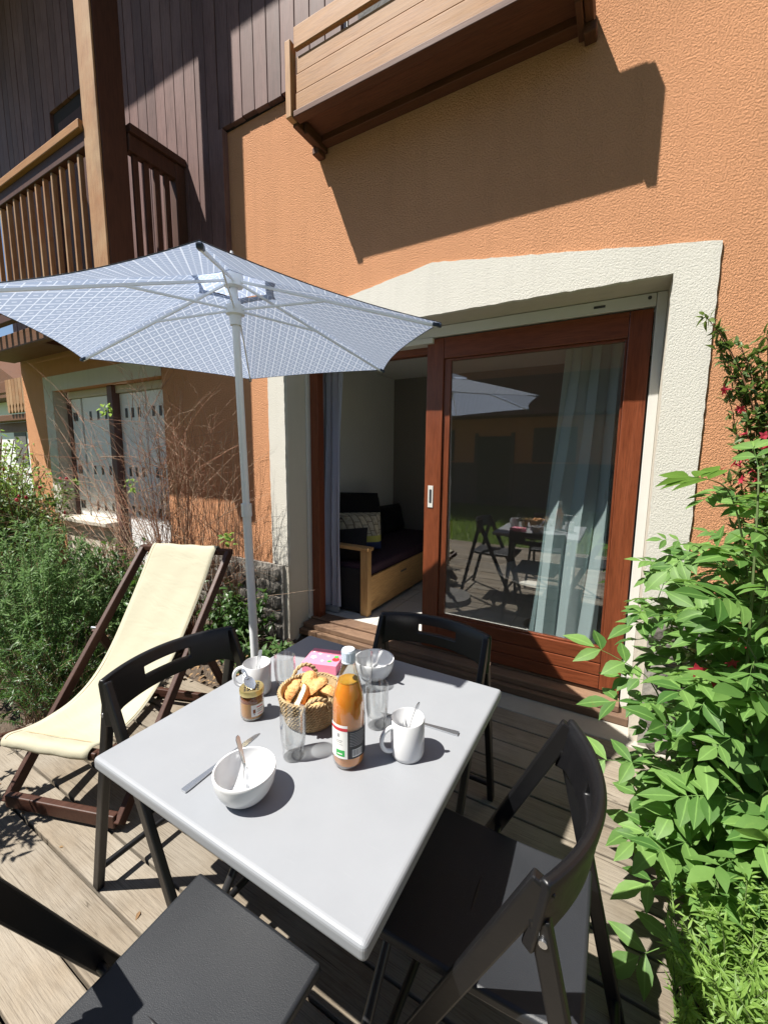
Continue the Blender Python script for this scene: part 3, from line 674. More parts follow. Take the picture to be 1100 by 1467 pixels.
MB().prism([(-31, 3.4), (-17, 3.4), (-24, 6.4)], 6.4, 14.6).build('roof', M['balc_x'], fh)
for xx in (-27, -23.5, -20.5): MB().box(xx, xx+1, 6.96, 6.998, 1.0, 2.3).build('window', M['greystone'], fh)
# house across the lawn, behind the camera: only its reflection shows
oh = thing('opposite_house', 'shaded orange house across the lawn mirrored in the door glass', 'house', (0, -9, 0))
MB().box(-9, 8, -9.6, -9.0, 1.25, 6.5).build('wall', M['stucco'], oh)
MB().box(-9.02, 8.02, -9.7, -8.96, -.2, 1.249).build('plinth', M['greystone'], oh)
for xx in (-4.4, .9, 4.2):
    dd = MB().box(xx, xx+1.1, -8.95, -8.91, -.15, 2.15).build('door', M['green_door'], oh)
    MB().box(xx-.12, xx-.005, -8.955, -8.90, -.15, 2.27).build('frame', M['greystone'], dd)
    MB().box(xx+1.105, xx+1.22, -8.955, -8.90, -.15, 2.27).build('frame', M['greystone'], dd)
for xx in (-6.6, -2.6, 2.6):
    wn_ = MB().box(xx, xx+1.3, -8.998, -8.96, 1.3, 2.4).build('window', M['greystone'], oh)
    MB().box(xx+.08, xx+.62, -8.958, -8.95, 1.38, 2.32).build('pane', M['greystone'], wn_); MB().box(xx+.68, xx+1.22, -8.958, -8.95, 1.38, 2.32).build('pane', M['greystone'], wn_)
MB().box(-9.2, 8.2, -10, -8.0, 2.75, 2.95).build('balcony', M['clad'], oh)
MB().box(-9.2, 8.2, -8.1, -8.0, 2.95, 3.9).build('railing', M['clad'], oh)
MB().box(-9.6, 8.6, -12, -7.7, 6.5, 6.8).build('roof', M['balc_x'], oh)

# ------------------------------------------------------------------ garden table
TX0, TX1, TY0, TY1, TZ = -1.073, -.282, .447, 1.262, .74
tb = thing('garden_table', 'square garden table with pale grey top and black folding legs', 'table', ((TX0+TX1)/2, (TY0+TY1)/2, 0))
MB().box(TX0, TX1, TY0, TY1, TZ-.034, TZ).build('table_top', M['tabletop'], tb, bevel=.010, seg=4)
MB().box(TX0+.1, TX1-.1, TY0+.12, TY0+.145, TZ-.062, TZ-.035).build('rail', M['pipe'], tb, bevel=.003)
MB().box(TX0+.1, TX1-.1, TY1-.145, TY1-.12, TZ-.062, TZ-.035).build('rail', M['pipe'], tb, bevel=.003)
for sx_ in (TX0+.11, TX1-.11):
    for y0_, y1_ in ((TY0+.14, TY1-.10), (TY1-.14, TY0+.10)):
        off = .0 if y0_ < y1_ else (.03 if sx_ < -.7 else -.03)
        MB().tube([(sx_+off, y0_, TZ-.063), (sx_+off, y1_, .012)], .0125, 12).build('leg', M['pipe'], tb, smooth=60)
MB().tube([(TX0+.11, TY0+.12, .05), (TX1-.11, TY0+.12, .05)], .010, 10).build('stretcher', M['pipe'], tb, smooth=60)
MB().tube([(TX0+.11, TY1-.12, .05), (TX1-.11, TY1-.12, .05)], .010, 10).build('stretcher', M['pipe'], tb, smooth=60)

# ------------------------------------------------------------------ folding chairs (local: apex line at y=0, front is +y)
HW = .235
def curve_y(x): return -.075*(1-(x/HW)**2)
def make_chair():
    t = thing('folding_chair', '', 'chair')
    # backrest: one curved solid with a hand slot
    NX = 36; xs = [-HW+2*HW*i/NX for i in range(NX+1)]
    sx0, sx1 = -.085, .085
    xs = sorted(set([round(x, 5) for x in xs if min(abs(x-sx0), abs(x-sx1)) > .006]+[sx0, sx1]))
    def zlow(x):
        e = abs(x)/HW; return .695-.025*max(0, (e-.80)/.20)**1.2
    def rows(x): lo = zlow(x); return [lo, lo+(.737-lo)*.5, .737, .771, .80, .812]
    def yo(x, z): return curve_y(x)+.35*(.812-z)*(1 if z > .0 else 1)*.45
    TH = .024; vs = []; idx = {}
    for s_ in (0, 1):
        for i, x in enumerate(xs):
            for j, z in enumerate(rows(x)):
                nx = 2*.075*x/HW**2; nl = math.hypot(nx, 1); idx[s_, i, j] = len(vs)
                o = TH/2*(1 if s_ else -1)*(1 if j < 5 else .55)
                vs.append((x-o*nx/nl*1, yo(x, z)+o/nl, z))
    fs = []; m = len(xs); R_ = 6
    def hole(i, j): return j == 2 and sx0-1e-6 <= xs[i] and xs[i+1] <= sx1+1e-6
    for i in range(m-1):
        for j in range(R_-1):
            if hole(i, j): continue
            fs.append((idx[0, i, j], idx[0, i+1, j], idx[0, i+1, j+1], idx[0, i, j+1]))
            fs.append((idx[1, i, j+1], idx[1, i+1, j+1], idx[1, i+1, j], idx[1, i, j]))
            # walls where the neighbour is missing
            if j == 0 or hole(i, j-1): fs.append((idx[1, i, j], idx[1, i+1, j], idx[0, i+1, j], idx[0, i, j]))
            if j == R_-2 or hole(i, j+1): fs.append((idx[0, i, j+1], idx[0, i+1, j+1], idx[1, i+1, j+1], idx[1, i, j+1]))
            if i == 0 or (j == 2 and hole(i-1, j)): fs.append((idx[0, i, j], idx[0, i, j+1], idx[1, i, j+1], idx[1, i, j]))
            if i == m-2 or (j == 2 and hole(i+1, j)): fs.append((idx[1, i+1, j], idx[1, i+1, j+1], idx[0, i+1, j+1], idx[0, i+1, j]))
    MB().add(vs, fs).build('backrest', M['black'], t, smooth=35, bevel=.004, local=True)
    for sg in (-1, 1):
        X = sg*(HW-.012)
        # front leg: from the apex forward and down
        MB().bar((X, .0, .80), (X, .375, .0), .022, .043, (0, 1, .5), h2=.032).build('leg', M['black'], t, bevel=.005, local=True)
        lg = MB().bar((X+sg*.0, .006, .735), (X+sg*.004, -.165, .0), .0245, .036, (0, 1, 0), h2=.034).build('leg', M['black'], t, bevel=.005, local=True)
        MB().lathe([(0, -.002), (.007, -.002), (.007, .002), (0, .002)], 12).build('hinge_pin', M['steel'], lg, smooth=40, local=True)
        lg.children[0].location = (X+sg*.014, -.004, .700); lg.children[0].rotation_euler = (0, rad(90), 0)
    # seat: slightly dished board between the front legs
    n = 12; vs = []; fs = []; w2 = .188; y0, y1 = -.075, .382
    for s_ in (0, 1):
        for j in range(n+1):
            for i in range(n+1):
                a, b = 2*i/n-1, 2*j/n-1
                z = .455+.012*(b*b)*(.4 if b > 0 else 1)-.010*(1-a*a)*(1-b*b)-(.028 if s_ else 0)
                vs.append((a*w2*(1-.03*(1-b)), y0+(y1-y0)*j/n, z))
    k = (n+1)**2
    for j in range(n):
        for i in range(n):
            q = (j*(n+1)+i, j*(n+1)+i+1, (j+1)*(n+1)+i+1, (j+1)*(n+1)+i); fs.append(q); fs.append(tuple(x+k for x in q)[::-1])
    rim = [i for i in range(n+1)]+[j*(n+1)+n for j in range(1, n+1)]+[n*(n+1)+i for i in range(n-1, -1, -1)]+[j*(n+1) for j in range(n-1, 0, -1)]
    for a, b in zip(rim, rim[1:]+rim[:1]): fs.append((b, a, a+k, b+k))
    MB().add(vs, fs).build('seat', M['seat'], t, smooth=40, bevel=.008, seg=3, local=True)
    MB().tube([(-HW+.02, -.153, .075), (HW-.02, -.153, .075)], .011, 12).build('stretcher', M['black'], t, smooth=60, local=True)
    MB().tube([(-HW+.02, .325, .11), (HW-.02, .325, .11)], .011, 12).build('stretcher', M['black'], t, smooth=60, local=True)
    MB().tube([(-HW+.02, .165, .437), (HW-.02, .165, .437)], .009, 12).build('stretcher', M['black'], t, smooth=60, local=True)
    return t
ch = make_chair()
specs = [((-1.285, .812, 0), rad(-91), 'black folding chair beside the cream deckchair'),
         ((-.618, 1.475, 0), rad(180), 'black folding chair with its back to the sliding door'),
         ((-.062, .858, 0), rad(91), 'black folding chair beside the leafy green shrub, table shadow across its seat'),
         ((-.637, .170, 0), rad(.5), 'black folding chair on the sunlit boards facing the sliding door')]
for i, (l, r, lab) in enumerate(specs):
    c = ch if i == 0 else copy_tree(ch)
    c.location = l; c.rotation_euler = (0, 0, r); tag(c, lab, 'chair', 'folding chairs round the garden table')

# ------------------------------------------------------------------ deckchair
DA = rad(19); DU = Vector((math.cos(DA), math.sin(DA), 0)); DV = Vector((math.sin(DA), -math.cos(DA), 0))
DO = Vector((-2.125, 1.458, 0))-DU*.02
def dk(a, s, z): return DO+DU*a+DV*s+Vector((0, 0, z))
dc = thing('deckchair', 'dark timber deckchair with cream canvas sling beside the shrubs', 'deckchair', dk(0, .45, 0))
A0, A1 = (0, .925), (.845, .03)      # long frame: top, front foot
B0, B1 = (.875, .335), (-.02, .02)   # seat frame: front, rear foot
for sg in (-1, 1):
    MB().bar(dk(sg*.272, *A0), dk(sg*.272, *A1), .024, .048, DV).build('long_rail', M['darkwood'], dc, bevel=.004)
    MB().bar(dk(sg*.236, *B0), dk(sg*.236, *B1), .024, .045, (0, 0, 1)).build('seat_rail', M['darkwood'], dc, bevel=.004)
    MB().bar(dk(sg*.30, .34, .575), dk(sg*.30, .06, .06), .022, .038, DV).build('prop', M['darkwood'], dc, bevel=.004)
    MB().tube([dk(sg*.288, .34, .575), dk(sg*.318, .34, .575)], .009, 12).build('bolt', M['steel'], dc, smooth=60)
MB().bar(dk(-.29, -.002, .93), dk(.29, -.002, .93), .036, .036).build('top_bar', M['darkwood'], dc, bevel=.008)
MB().bar(dk(-.262, .845, .045), dk(.262, .845, .045), .03, .055).build('foot_bar', M['darkwood'], dc, bevel=.005)
MB().bar(dk(-.225, B0[0]-.012, B0[1]), dk(.225, B0[0]-.012, B0[1]), .032, .032).build('front_bar', M['darkwood'], dc, bevel=.006)
MB().bar(dk(-.225, .02, .035), dk(.225, .02, .035), .03, .04).build('rear_bar', M['darkwood'], dc, bevel=.005)
MB().bar(dk(-.29, .075, .085), dk(.29, .075, .085), .025, .03).build('prop_bar', M['darkwood'], dc, bevel=.004)
# canvas sling
ctl = [(-.02, .915), (-.028, .94), (-.005, .958), (.03, .93), (.12, .80), (.24, .64), (.36, .495), (.48, .39), (.60, .335), (.72, .325), (.80, .338), (.858, .358), (.882, .352), (.888, .33), (.872, .312)]
def catm(pts, k):
    out = []
    for i in range(len(pts)-1):
        p = [np.array(pts[max(0, min(len(pts)-1, i+d))]) for d in (-1, 0, 1, 2)]
        for t in np.linspace(0, 1, k, endpoint=False):
            out.append(.5*((2*p[1])+(-p[0]+p[2])*t+(2*p[0]-5*p[1]+4*p[2]-p[3])*t*t+(-p[0]+3*p[1]-3*p[2]+p[3])*t**3))
    out.append(np.array(pts[-1])); return out
prof = catm(ctl, 5); nu = 14; mb = MB(); vs = []
for q, (s_, z_) in enumerate(prof):
    mid = math.exp(-((s_-.5)/.28)**2)
    for i in range(nu+1):
        a = 2*i/nu-1; wdt = .205-.022*mid
        vs.append(dk(a*wdt, s_, z_+.028*mid*(a*a-.5)+.002*math.sin(a*9+s_*14)))
mb.add(vs, [(j*(nu+1)+i, j*(nu+1)+i+1, (j+1)*(nu+1)+i+1, (j+1)*(nu+1)+i) for j in range(len(prof)-1) for i in range(nu)])
cv = mb.build('canvas', M['canvas'], dc, smooth=180)
sm_ = [MB(), MB(), MB()]
for q_, a_ in ((0, -.93), (1, .93)):
    pts = [dk(a_*(.205-.022*math.exp(-((s_-.5)/.28)**2)), s_, z_+.028*math.exp(-((s_-.5)/.28)**2)*(a_*a_-.5)+.0016) for s_, z_ in prof[8:-10]]; sm_[q_].tube(pts, .0011, 4)
sm_[2].tube([dk(-.2+.4*i/8, .818, .3445+.0012) for i in range(9)], .0012, 4)
for m__ in sm_: m__.build('seam', M['rope'], cv)
so_ = cv.modifiers.new('thick', 'SOLIDIFY'); so_.thickness = .0015

# ------------------------------------------------------------------ parasol
pb = Vector((-1.49, 1.358, 0)); AX = Vector((-.017, -.011, 1)).normalized()
E1 = Vector((0, 1, 0)).cross(AX).normalized(); E2 = AX.cross(E1)
UR, TIPZ, CRZ = .904, 1.959, 2.24
ps = thing('parasol', 'slate blue parasol with white lozenge pattern and six ribs on a white pole', 'parasol', pb)
MB().tube([pb+AX*.02, pb+AX*1.25], .0195, 20).build('pole', M['polewhite'], ps, smooth=60)
MB().tube([pb+AX*1.2, pb+AX*2.30], .0165, 20).build('pole', M['polewhite'], ps, smooth=60)
MB().lathe([(0, 0), (.24, 0), (.25, .015), (.24, .05), (.05, .075), (.03, .08), (.03, .32), (0, .32)], 36, pb).build('base', M['greystone'], ps, smooth=40)
def rib(i, s): a = -.803+i*math.pi/3; return pb+AX*(CRZ+(TIPZ-CRZ)*(s**1.06))+(E1*math.cos(a)+E2*math.sin(a))*(UR*s)
NS, NT = 22, 16; vs = []; fs = []; uvs = []
S0 = .17
for i in range(6):
    o = len(vs)
    for j in range(NS+1):
        s = S0+(1-S0)*j/NS
        for k in range(NT+1):
            t = k/NT; sc = 4*t*(1-t)
            ss = s*(1-.05*sc*((s-S0)/(1-S0))**2)
            p = rib(i, ss)*(1-t)+rib(i+1, ss)*t-AX*(.016*sc*s)+AX*.010
            vs.append(p); uvs.append(((t-.5)*UR*ss+i*.37, ss*UR*.866*1.05))
    for j in range(NS):
        for k in range(NT): fs.append((o+j*(NT+1)+k, o+j*(NT+1)+k+1, o+(j+1)*(NT+1)+k+1, o+(j+1)*(NT+1)+k))
def uvmesh(name, vs, fs, uvs, mat):
    mb = MB().add(vs, fs); me = mb.mesh(name, mat, 180); ul = me.uv_layers.new(name='UVMap')
    li = np.zeros(len(me.loops), int); me.loops.foreach_get('vertex_index', li)
    ul.data.foreach_set('uv', np.array(uvs)[li].ravel()); return me
can = put('canopy', uvmesh('canopy', vs, fs, uvs, M['parasol']), ps)
hemb = MB()
for i in range(6):
    path = [Vector(vs[i*(NS+1)*(NT+1)+NS*(NT+1)+k]) for k in range(NT+1)]; hemb.tube(path, .0016, 5)
hemb.build('hem', M['capblue'], can)
# raised vent cap
vs = []; fs = []; uvs = []
for i in range(6):
    o = len(vs)
    for j in range(7):
        s = .01+.20*j/6
        for k in range(7):
            t = k/6; sc = 4*t*(1-t); ss = s*(1-.07*sc)
            p = rib(i, ss)*(1-t)+rib(i+1, ss)*t+AX*(.045-.018*(j/6)); vs.append(p); uvs.append(((t-.5)*UR*ss+i*.37, ss*UR))
    for j in range(6):
        for k in range(6): fs.append((o+j*7+k, o+j*7+k+1, o+(j+1)*7+k+1, o+(j+1)*7+k))
put('vent_cap', uvmesh('vent_cap', vs, fs, uvs, M['ventcloth']), ps)
for i in range(6):
    rb = MB().bar(rib(i, .03)-AX*.012, rib(i, .985)-AX*.006, .007, .012, AX).build('rib', M['polewhite'], ps, bevel=.002)
    MB().bar(rib(i, .965)-AX*.004, rib(i, 1.003)-AX*.001, .017, .015, AX).build('tip_cap', M['capblue'], rb, bevel=.004)
    a = -.803+i*math.pi/3
    MB().bar(pb+AX*2.105+(E1*math.cos(a)+E2*math.sin(a))*.025, rib(i, .47)-AX*.016, .006, .010, AX).build('strut', M['polewhite'], ps, bevel=.002)
MB().lathe([(.017, 2.04), (.024, 2.04), (.026, 2.08), (.040, 2.085), (.040, 2.12), (.026, 2.125), (.024, 2.14), (.017, 2.14)], 24, pb+AX*0+Vector((-.035, -.023, 0))).build('runner', M['polewhite'], ps, smooth=40)
MB().lathe([(0, 2.27), (.04, 2.27), (.042, 2.235), (.04, 2.20), (.018, 2.195)], 24, pb+Vector((-.038, -.025, 0))).build('hub', M['polewhite'], ps, smooth=40)
MB().tube([pb+AX*2.29, pb+AX*2.345], [.016, .006], 12).build('finial', M['polewhite'], ps, smooth=60)
MB().tube([pb+AX*1.19, pb+AX*1.25], .024, 18).build('clamp', M['polewhite'], ps, smooth=60)

# ------------------------------------------------------------------ breakfast things
def bowl(label, x, y, r, h):
    t = thing('bowl', label, 'bowl', (x, y, TZ), 0, 'white bowls on the garden table')
    outer = [(0, .004), (r*.42, .004), (r*.46, 0), (r*.50, .003)]
    inner = []
    for i in range(1, 15):
        a = i/14*math.pi/2; outer.append((r*(.50+.50*math.sin(a)**.9), .003+(h-.003)*(1-math.cos(a))**.85))
    for i in range(14, -1, -1):
        a = i/14*math.pi/2; inner.append(((r-.004)*(0 if i == 0 else (.46+.54*math.sin(a)**.9)), .008+(h-.0075)*(1-math.cos(a))**.85 if i else .008))
    p = outer+[(r-.001, h+.0012), (r-.003, h+.001)]+inner
    MB().lathe(p, 48).build('body', M['ceramic'], t, smooth=50, local=True); return t
bowl('white cereal bowl with a spoon beside the table knife', -.660, .556, .066, .066)
bowl('white bowl with a spoon in the shade near the pink box', -.673, 1.118, .067, .066)
def mug(label, x, y, r, h, ha):
    t = thing('mug', label, 'mug', (x, y, TZ), 0, 'white mugs on the garden table')
    p = [(0, .003), (r*.8, .003), (r*.85, 0), (r*.95, .003), (r, .012), (r, h-.002), (r-.0015, h), (r-.003, h-.002), (r-.0035, .012), (r*.8, .007), (0, .007)]
    MB().lathe(p, 40).build('body', M['ceramic'], t, smooth=50, local=True)
    d = Vector((math.cos(ha), math.sin(ha), 0)); path = []
    for i in range(17):
        a = -math.pi/2+math.pi*i/16
        path.append(d*(r-.003+.031*math.cos(a)**.8 if abs(a) < 1.57 else r-.003)+Vector((0, 0, h*.52+.031*math.sin(a))))
    MB().tube(path, .0055, 10).build('handle', M['ceramic'], t, smooth=60, local=True); return t
mug('white mug with a spoon beside the juice bottle', -.414, .850, .042, .098, rad(233))
mug('white mug with a spoon beside the spread jar', -.944, .858, .043, .095, rad(215))
def spoon(label, p, q, group):
    """bowl end at p, handle end at q"""
    p = Vector(p); q = Vector(q); d = (q-p).normalized(); up = Vector((0, 0, 1)); side = d.cross(up).normalized(); nn = side.cross(d)
    L_ = (q-p).length; st = [(0, .004, .000), (.012, .013, -.003), (.025, .0155, -.004), (.038, .012, -.002), (.05, .004, .001), (.06, .003, .002), (.5*L_, .0035, .0), (L_-.03, .0055, 0), (L_-.006, .006, 0), (L_, .003, 0)]
    t = thing('spoon', label, 'spoon', p, 0, group); vs = []; fs = []
    for s_, w_, b_ in st:
        for sg, e in ((-1, 0), (0, b_), (1, 0)):
            for k in (0, 1): vs.append(p+d*s_+side*(sg*w_)+nn*(e+(.0009 if k else -.0009)))
    for i in range(len(st)-1):
        o = i*6; r_ = o+6
        fs += [(o+1, o+3, r_+3, r_+1), (o+3, o+5, r_+5, r_+3), (o+2, o, r_, r_+2), (o+4, o+2, r_+2, r_+4), (o, o+1, r_+1, r_), (o+5, o+4, r_+4, r_+5)]
    MB().add(vs, fs).build('blade', M['steel'], t, smooth=70); return t
gs = 'steel teaspoons'
spoon('steel spoon leaning in the bowl beside the table knife', (-.648, .560, .757), (-.676, .553, .877), gs)
spoon('steel spoon leaning in the mug beside the juice bottle', (-.428, .858, .757), (-.384, .847, .888), gs)
spoon('steel spoon leaning in the shaded bowl near the pink box', (-.688, 1.135, .757), (-.616, 1.068, .870), gs)
spoon('steel spoon standing in the mug behind the spread jar', (-.958, .862, .757), (-.908, .842, .893), gs)
spoon('steel spoon lying across the lid of the spread jar', (-.845, .752, .831), (-.912, .775, .860), gs)
def knife(label, p, q, hl):
    """blade tip p, handle end q"""
    p = Vector(p); q = Vector(q); d = (q-p).normalized(); s_ = Vector((0, 0, 1)).cross(d); Lk = (q-p).length
    t = thing('table_knife', label, 'knife', q, 0, 'table knives')
    def slab(st, th, nm):
        vs = []; fs = []
        for a, l_, r_ in st:
            for z in (0, th): vs += [p+d*a+s_*l_+Vector((0, 0, z)), p+d*a+s_*r_+Vector((0, 0, z))]
        for i in range(len(st)-1):
            o = i*4; n_ = o+4; fs += [(o+2, o+3, n_+3, n_+2), (o+1, o, n_, n_+1), (o, o+2, n_+2, n_), (o+3, o+1, n_+1, n_+3)]
        fs += [(0, 1, 3, 2), (len(vs)-4, len(vs)-2, len(vs)-1, len(vs)-3)]
        return MB().add(vs, fs).build(nm, M['steel'], t, smooth=40)
    slab([(0, .0, .001), (.012, -.006, .004), (.04, -.009, .006), (.09, -.009, .006), (Lk-hl, -.004, .004)], .0014, 'blade')
    slab([(Lk-hl, -.004, .004), (Lk-hl*.6, -.0055, .0055), (Lk-.012, -.008, .008), (Lk, -.0075, .0075)], .0045, 'handle')
knife('steel table knife tucked under the white bowl', (-.786, .716, TZ+.0005), (-.784, .492, TZ+.0005), .11)
knife('steel table knife tucked behind the white mug', (-.553, .957, TZ+.0005), (-.327, .981, TZ+.0005), .11)
def tumbler(label, x, y, r, h):
    t = thing('drinking_glass', label, 'glass', (x, y, TZ), 0, 'clear drinking glasses')
    p = [(0, 0), (r*.78, 0), (r*.82, .003), (r*.84, .012), (r*.80, .02), (r*.86, .03), (r*.97, .055), (r, .085), (r*.98, h), (r*.98-.0012, h+.0008), (r*.98-.0022, h), (r-.0022, .085), (r*.97-.0022, .055), (r*.84-.002, .032), (r*.5, .022), (0, .020)]
    MB().lathe(p, 40).build('body', M['glass'], t, smooth=40, local=True); return t
tumbler('empty clear glass between the near bowl and the juice bottle', -.652, .700, .0315, .122)
tumbler('empty clear glass between the juice bottle and the white mug', -.535, .905, .0315, .122)
tumbler('empty clear glass behind the bread basket handle', -.872, .905, .033, .115)
tumbler('empty clear glass in front of the shaded bowl', -.664, 1.035, .0315, .122)

# juice bottle
BX, BYt = -.526, .756
bt = thing('juice_bottle', 'tall glass bottle of cloudy orange juice with a pale blue cap', 'bottle', (BX, BYt, TZ))
bp = [(0, .004), (.030, .002), (.0365, .006), (.039, .016), (.0398, .06), (.0398, .140), (.0390, .158), (.0355, .180), (.0300, .200), (.0240, .220), (.0190, .240), (.0160, .256), (.0148, .268), (.0148, .274), (0, .274)]
MB().lathe(bp, 48).build('shell', M['bottleglass'], bt, smooth=50, local=True)
jl = .210
jp = [(0, .007)]+[(r-.0022, z+(.003 if z < .01 else 0)) for r, z in bp[1:8]]+[(.0283, .198), (.0247, jl-.001), (0, jl)]
MB().lathe(jp, 44).build('juice', M['juice'], bt, smooth=50, local=True)
fb = MB().lathe([(0, jl+.0004), (.0242, jl+.0004), (.0236, jl+.0030), (.020, jl+.0020), (0, jl+.0015)], 30).build('foam', M['honey'], bt, smooth=60, local=True)
cp = [(0, .288), (.0145, .288), (.0158, .285), (.0158, .262), (.0165, .260), (.0165, .257), (.0150, .257)]
capo = MB().lathe(cp, 36).build('cap', M['capwhite'], bt, smooth=35, local=True)
rg = MB()
for k in range(30):
    a = 2*math.pi*k/30; rg.bar((math.cos(a)*.0160, math.sin(a)*.0160, .263), (math.cos(a)*.0160, math.sin(a)*.0160, .284), .0012, .0012, (math.cos(a), math.sin(a), 0))
rg.build('ridges', M['capwhite'], capo, local=True)
def patch(t, a0, a1, z0, z1, r, mat, name, cx=0, cy=0):
    n = max(2, int(abs(a1-a0)/4)); mb = MB()
    for k in range(n+1):
        a = rad(a0+(a1-a0)*k/n); mb.v += [(cx+r*math.cos(a), cy+r*math.sin(a), z0), (cx+r*math.cos(a), cy+r*math.sin(a), z1)]
    mb.f = [(2*k, 2*k+2, 2*k+3, 2*k+1) for k in range(n)]
    return mb.build(name, mat, t, smooth=180, local=True)
FA = math.degrees(math.atan2(-BYt, -BX))     # side that faces the camera
lw = patch(bt, FA-75, FA-4, .034, .118, .0399, M['paperw'], 'front_label')
patch(lw, FA-75, FA-4, .104, .1115, .0402, M['paperr'], 'red_band')
patch(lw, FA-46, FA-14, .040, .0555, .0402, M['paperg'], 'green_mark')
patch(lw, FA-42, FA-22, .0445, .0475, .0404, M['paperw'], 'lettering')
patch(lw, FA-41, FA-33, .088, .0965, .0402, M['papergrey'], 'emblem')
patch(lw, FA-50, FA-22, .0785, .0800, .0402, M['papergrey'], 'lettering')
patch(lw, FA-47, FA-25, .0745, .0757, .0402, M['papergrey'], 'lettering')
patch(lw, FA-52, FA-20, .0690, .0698, .0402, M['papergrey'], 'lettering')
lb = patch(bt, FA-3.5, FA+82, .034, .104, .0399, M['paperk'], 'back_label')
for k in range(9):
    patch(lb, FA+4, FA+random.uniform(52, 66), .066+k*.0040, .0674+k*.0040, .0402, M['papergrey'], 'lettering')
patch(lb, FA+12, FA+50, .0385, .0575, .0402, M['paperw'], 'barcode_field')
bcm = MB()
a = FA+14
while a < FA+48:
    wd = random.choice((.6, 1, 1.6))
    for s_ in (0, 1): bcm.v += [(.0404*math.cos(rad(a+wd*s_)), .0404*math.sin(rad(a+wd*s_)), z) for z in (.041, .0565)]
    k = len(bcm.v)-4; bcm.f.append((k, k+2, k+3, k+1)); a += wd+random.choice((.8, 1.2, 1.8))
bcm.build('barcode', M['paperk'], lb, local=True)

# jar of spread
JX, JY = -.862, .762
jr = thing('spread_jar', 'small glass jar of golden spread with a gold lid', 'jar', (JX, JY, TZ))
MB().lathe([(0, .002), (.028, .0015), (.032, .006), (.033, .015), (.033, .062), (.031, .070), (.029, .073), (0, .073)], 40).build('shell', M['bottleglass'], jr, smooth=50, local=True)
MB().lathe([(0, .005), (.027, .005), (.0305, .010), (.0312, .016), (.0312, .052), (0, .052)], 36).build('spread', M['honey'], jr, smooth=50, local=True)
MB().lathe([(0, .0523), (.0312, .0523), (.0311, .062), (.029, .069), (0, .069)], 36).build('syrup', M['honey2'], jr, smooth=50, local=True)
ld = MB().lathe([(.0300, .0735), (.0335, .0735), (.0338, .086), (.0325, .0885), (.029, .0878), (0, .0875)], 40).build('lid', M['gold'], jr, smooth=40, local=True)
ck = MB()
for i in range(-4, 5):
    for j in range(-4, 5):
        if (i+j) % 2 == 0 and i*i+j*j < 17: ck.box(i*.0062-.0028, i*.0062+.0028, j*.0062-.0028, j*.0062+.0028, .0876, .0880)
ck.build('lid_pattern', M['paperk'], ld, local=True)
FJ = math.degrees(math.atan2(-JY, -JX))
jl_ = patch(jr, FJ-6, FJ+62, .016, .050, .0334, M['paperw'], 'label')
for a0, a1, z0, z1, mm in ((2, 14, .026, .037, 'honey2'), (5, 11, .021, .025, 'papergrey'), (20, 52, .041, .044, 'paperr'), (22, 54, .034, .0365, 'papergrey'), (20, 50, .028, .0302, 'papergrey'), (24, 54, .021, .0228, 'paperr')):
    patch(jl_, FJ+a0, FJ+a1, z0, z1, .0336, M[mm], 'print')

# basket of bread
KX, KY = -.712, .838
bk = thing('bread_basket', 'round coiled seagrass basket with two rope handles', 'basket', (KX, KY, TZ))
wb = MB(); nr = 11
for k in range(nr):
    f_ = k/(nr-1); R0 = .066+.020*f_**.7; zc = .007+f_*.079
    for sd_ in range(2):
        path = []
        for i in range(120):
            a = 2*math.pi*i/120; ph = a*26+sd_*math.pi+k*.8
            path.append(((R0+.0030*math.cos(ph)+jit(.0004))*math.cos(a), (R0+.0030*math.cos(ph))*math.sin(a), zc+.0030*math.sin(ph)+jit(.0004)))
        wb.tube(path, .0032, 5, closed=True)
wb.lathe([(0, .003), (.062, .003), (.062, .006), (0, .006)], 30)
wb.build('weave', M['rope'], bk, smooth=60, local=True)
MB().lathe([(.063, .004), (.081, .086)], 40).build('lining', M['rope'], bk, smooth=60, local=True)
for ha in (rad(140), rad(-40)):
    d = Vector((math.cos(ha), math.sin(ha), 0)); s_ = Vector((-d.y, d.x, 0)); hh = MB()
    for sd_ in range(2):
        path = []
        for i in range(41):
            a = math.pi*i/40; c_ = d*(.086+.010*math.sin(a))+s_*(.037*math.cos(a))+Vector((0, 0, .066+.046*math.sin(a)))
            rdl = s_*math.cos(a)+Vector((0, 0, math.sin(a))); ph = i*.75+sd_*math.pi
            path.append(c_+rdl*(.003*math.cos(ph))+d*(.003*math.sin(ph)))
        hh.tube(path, .0036, 6)
    hh.build('handle', M['rope'], bk, smooth=60, local=True)
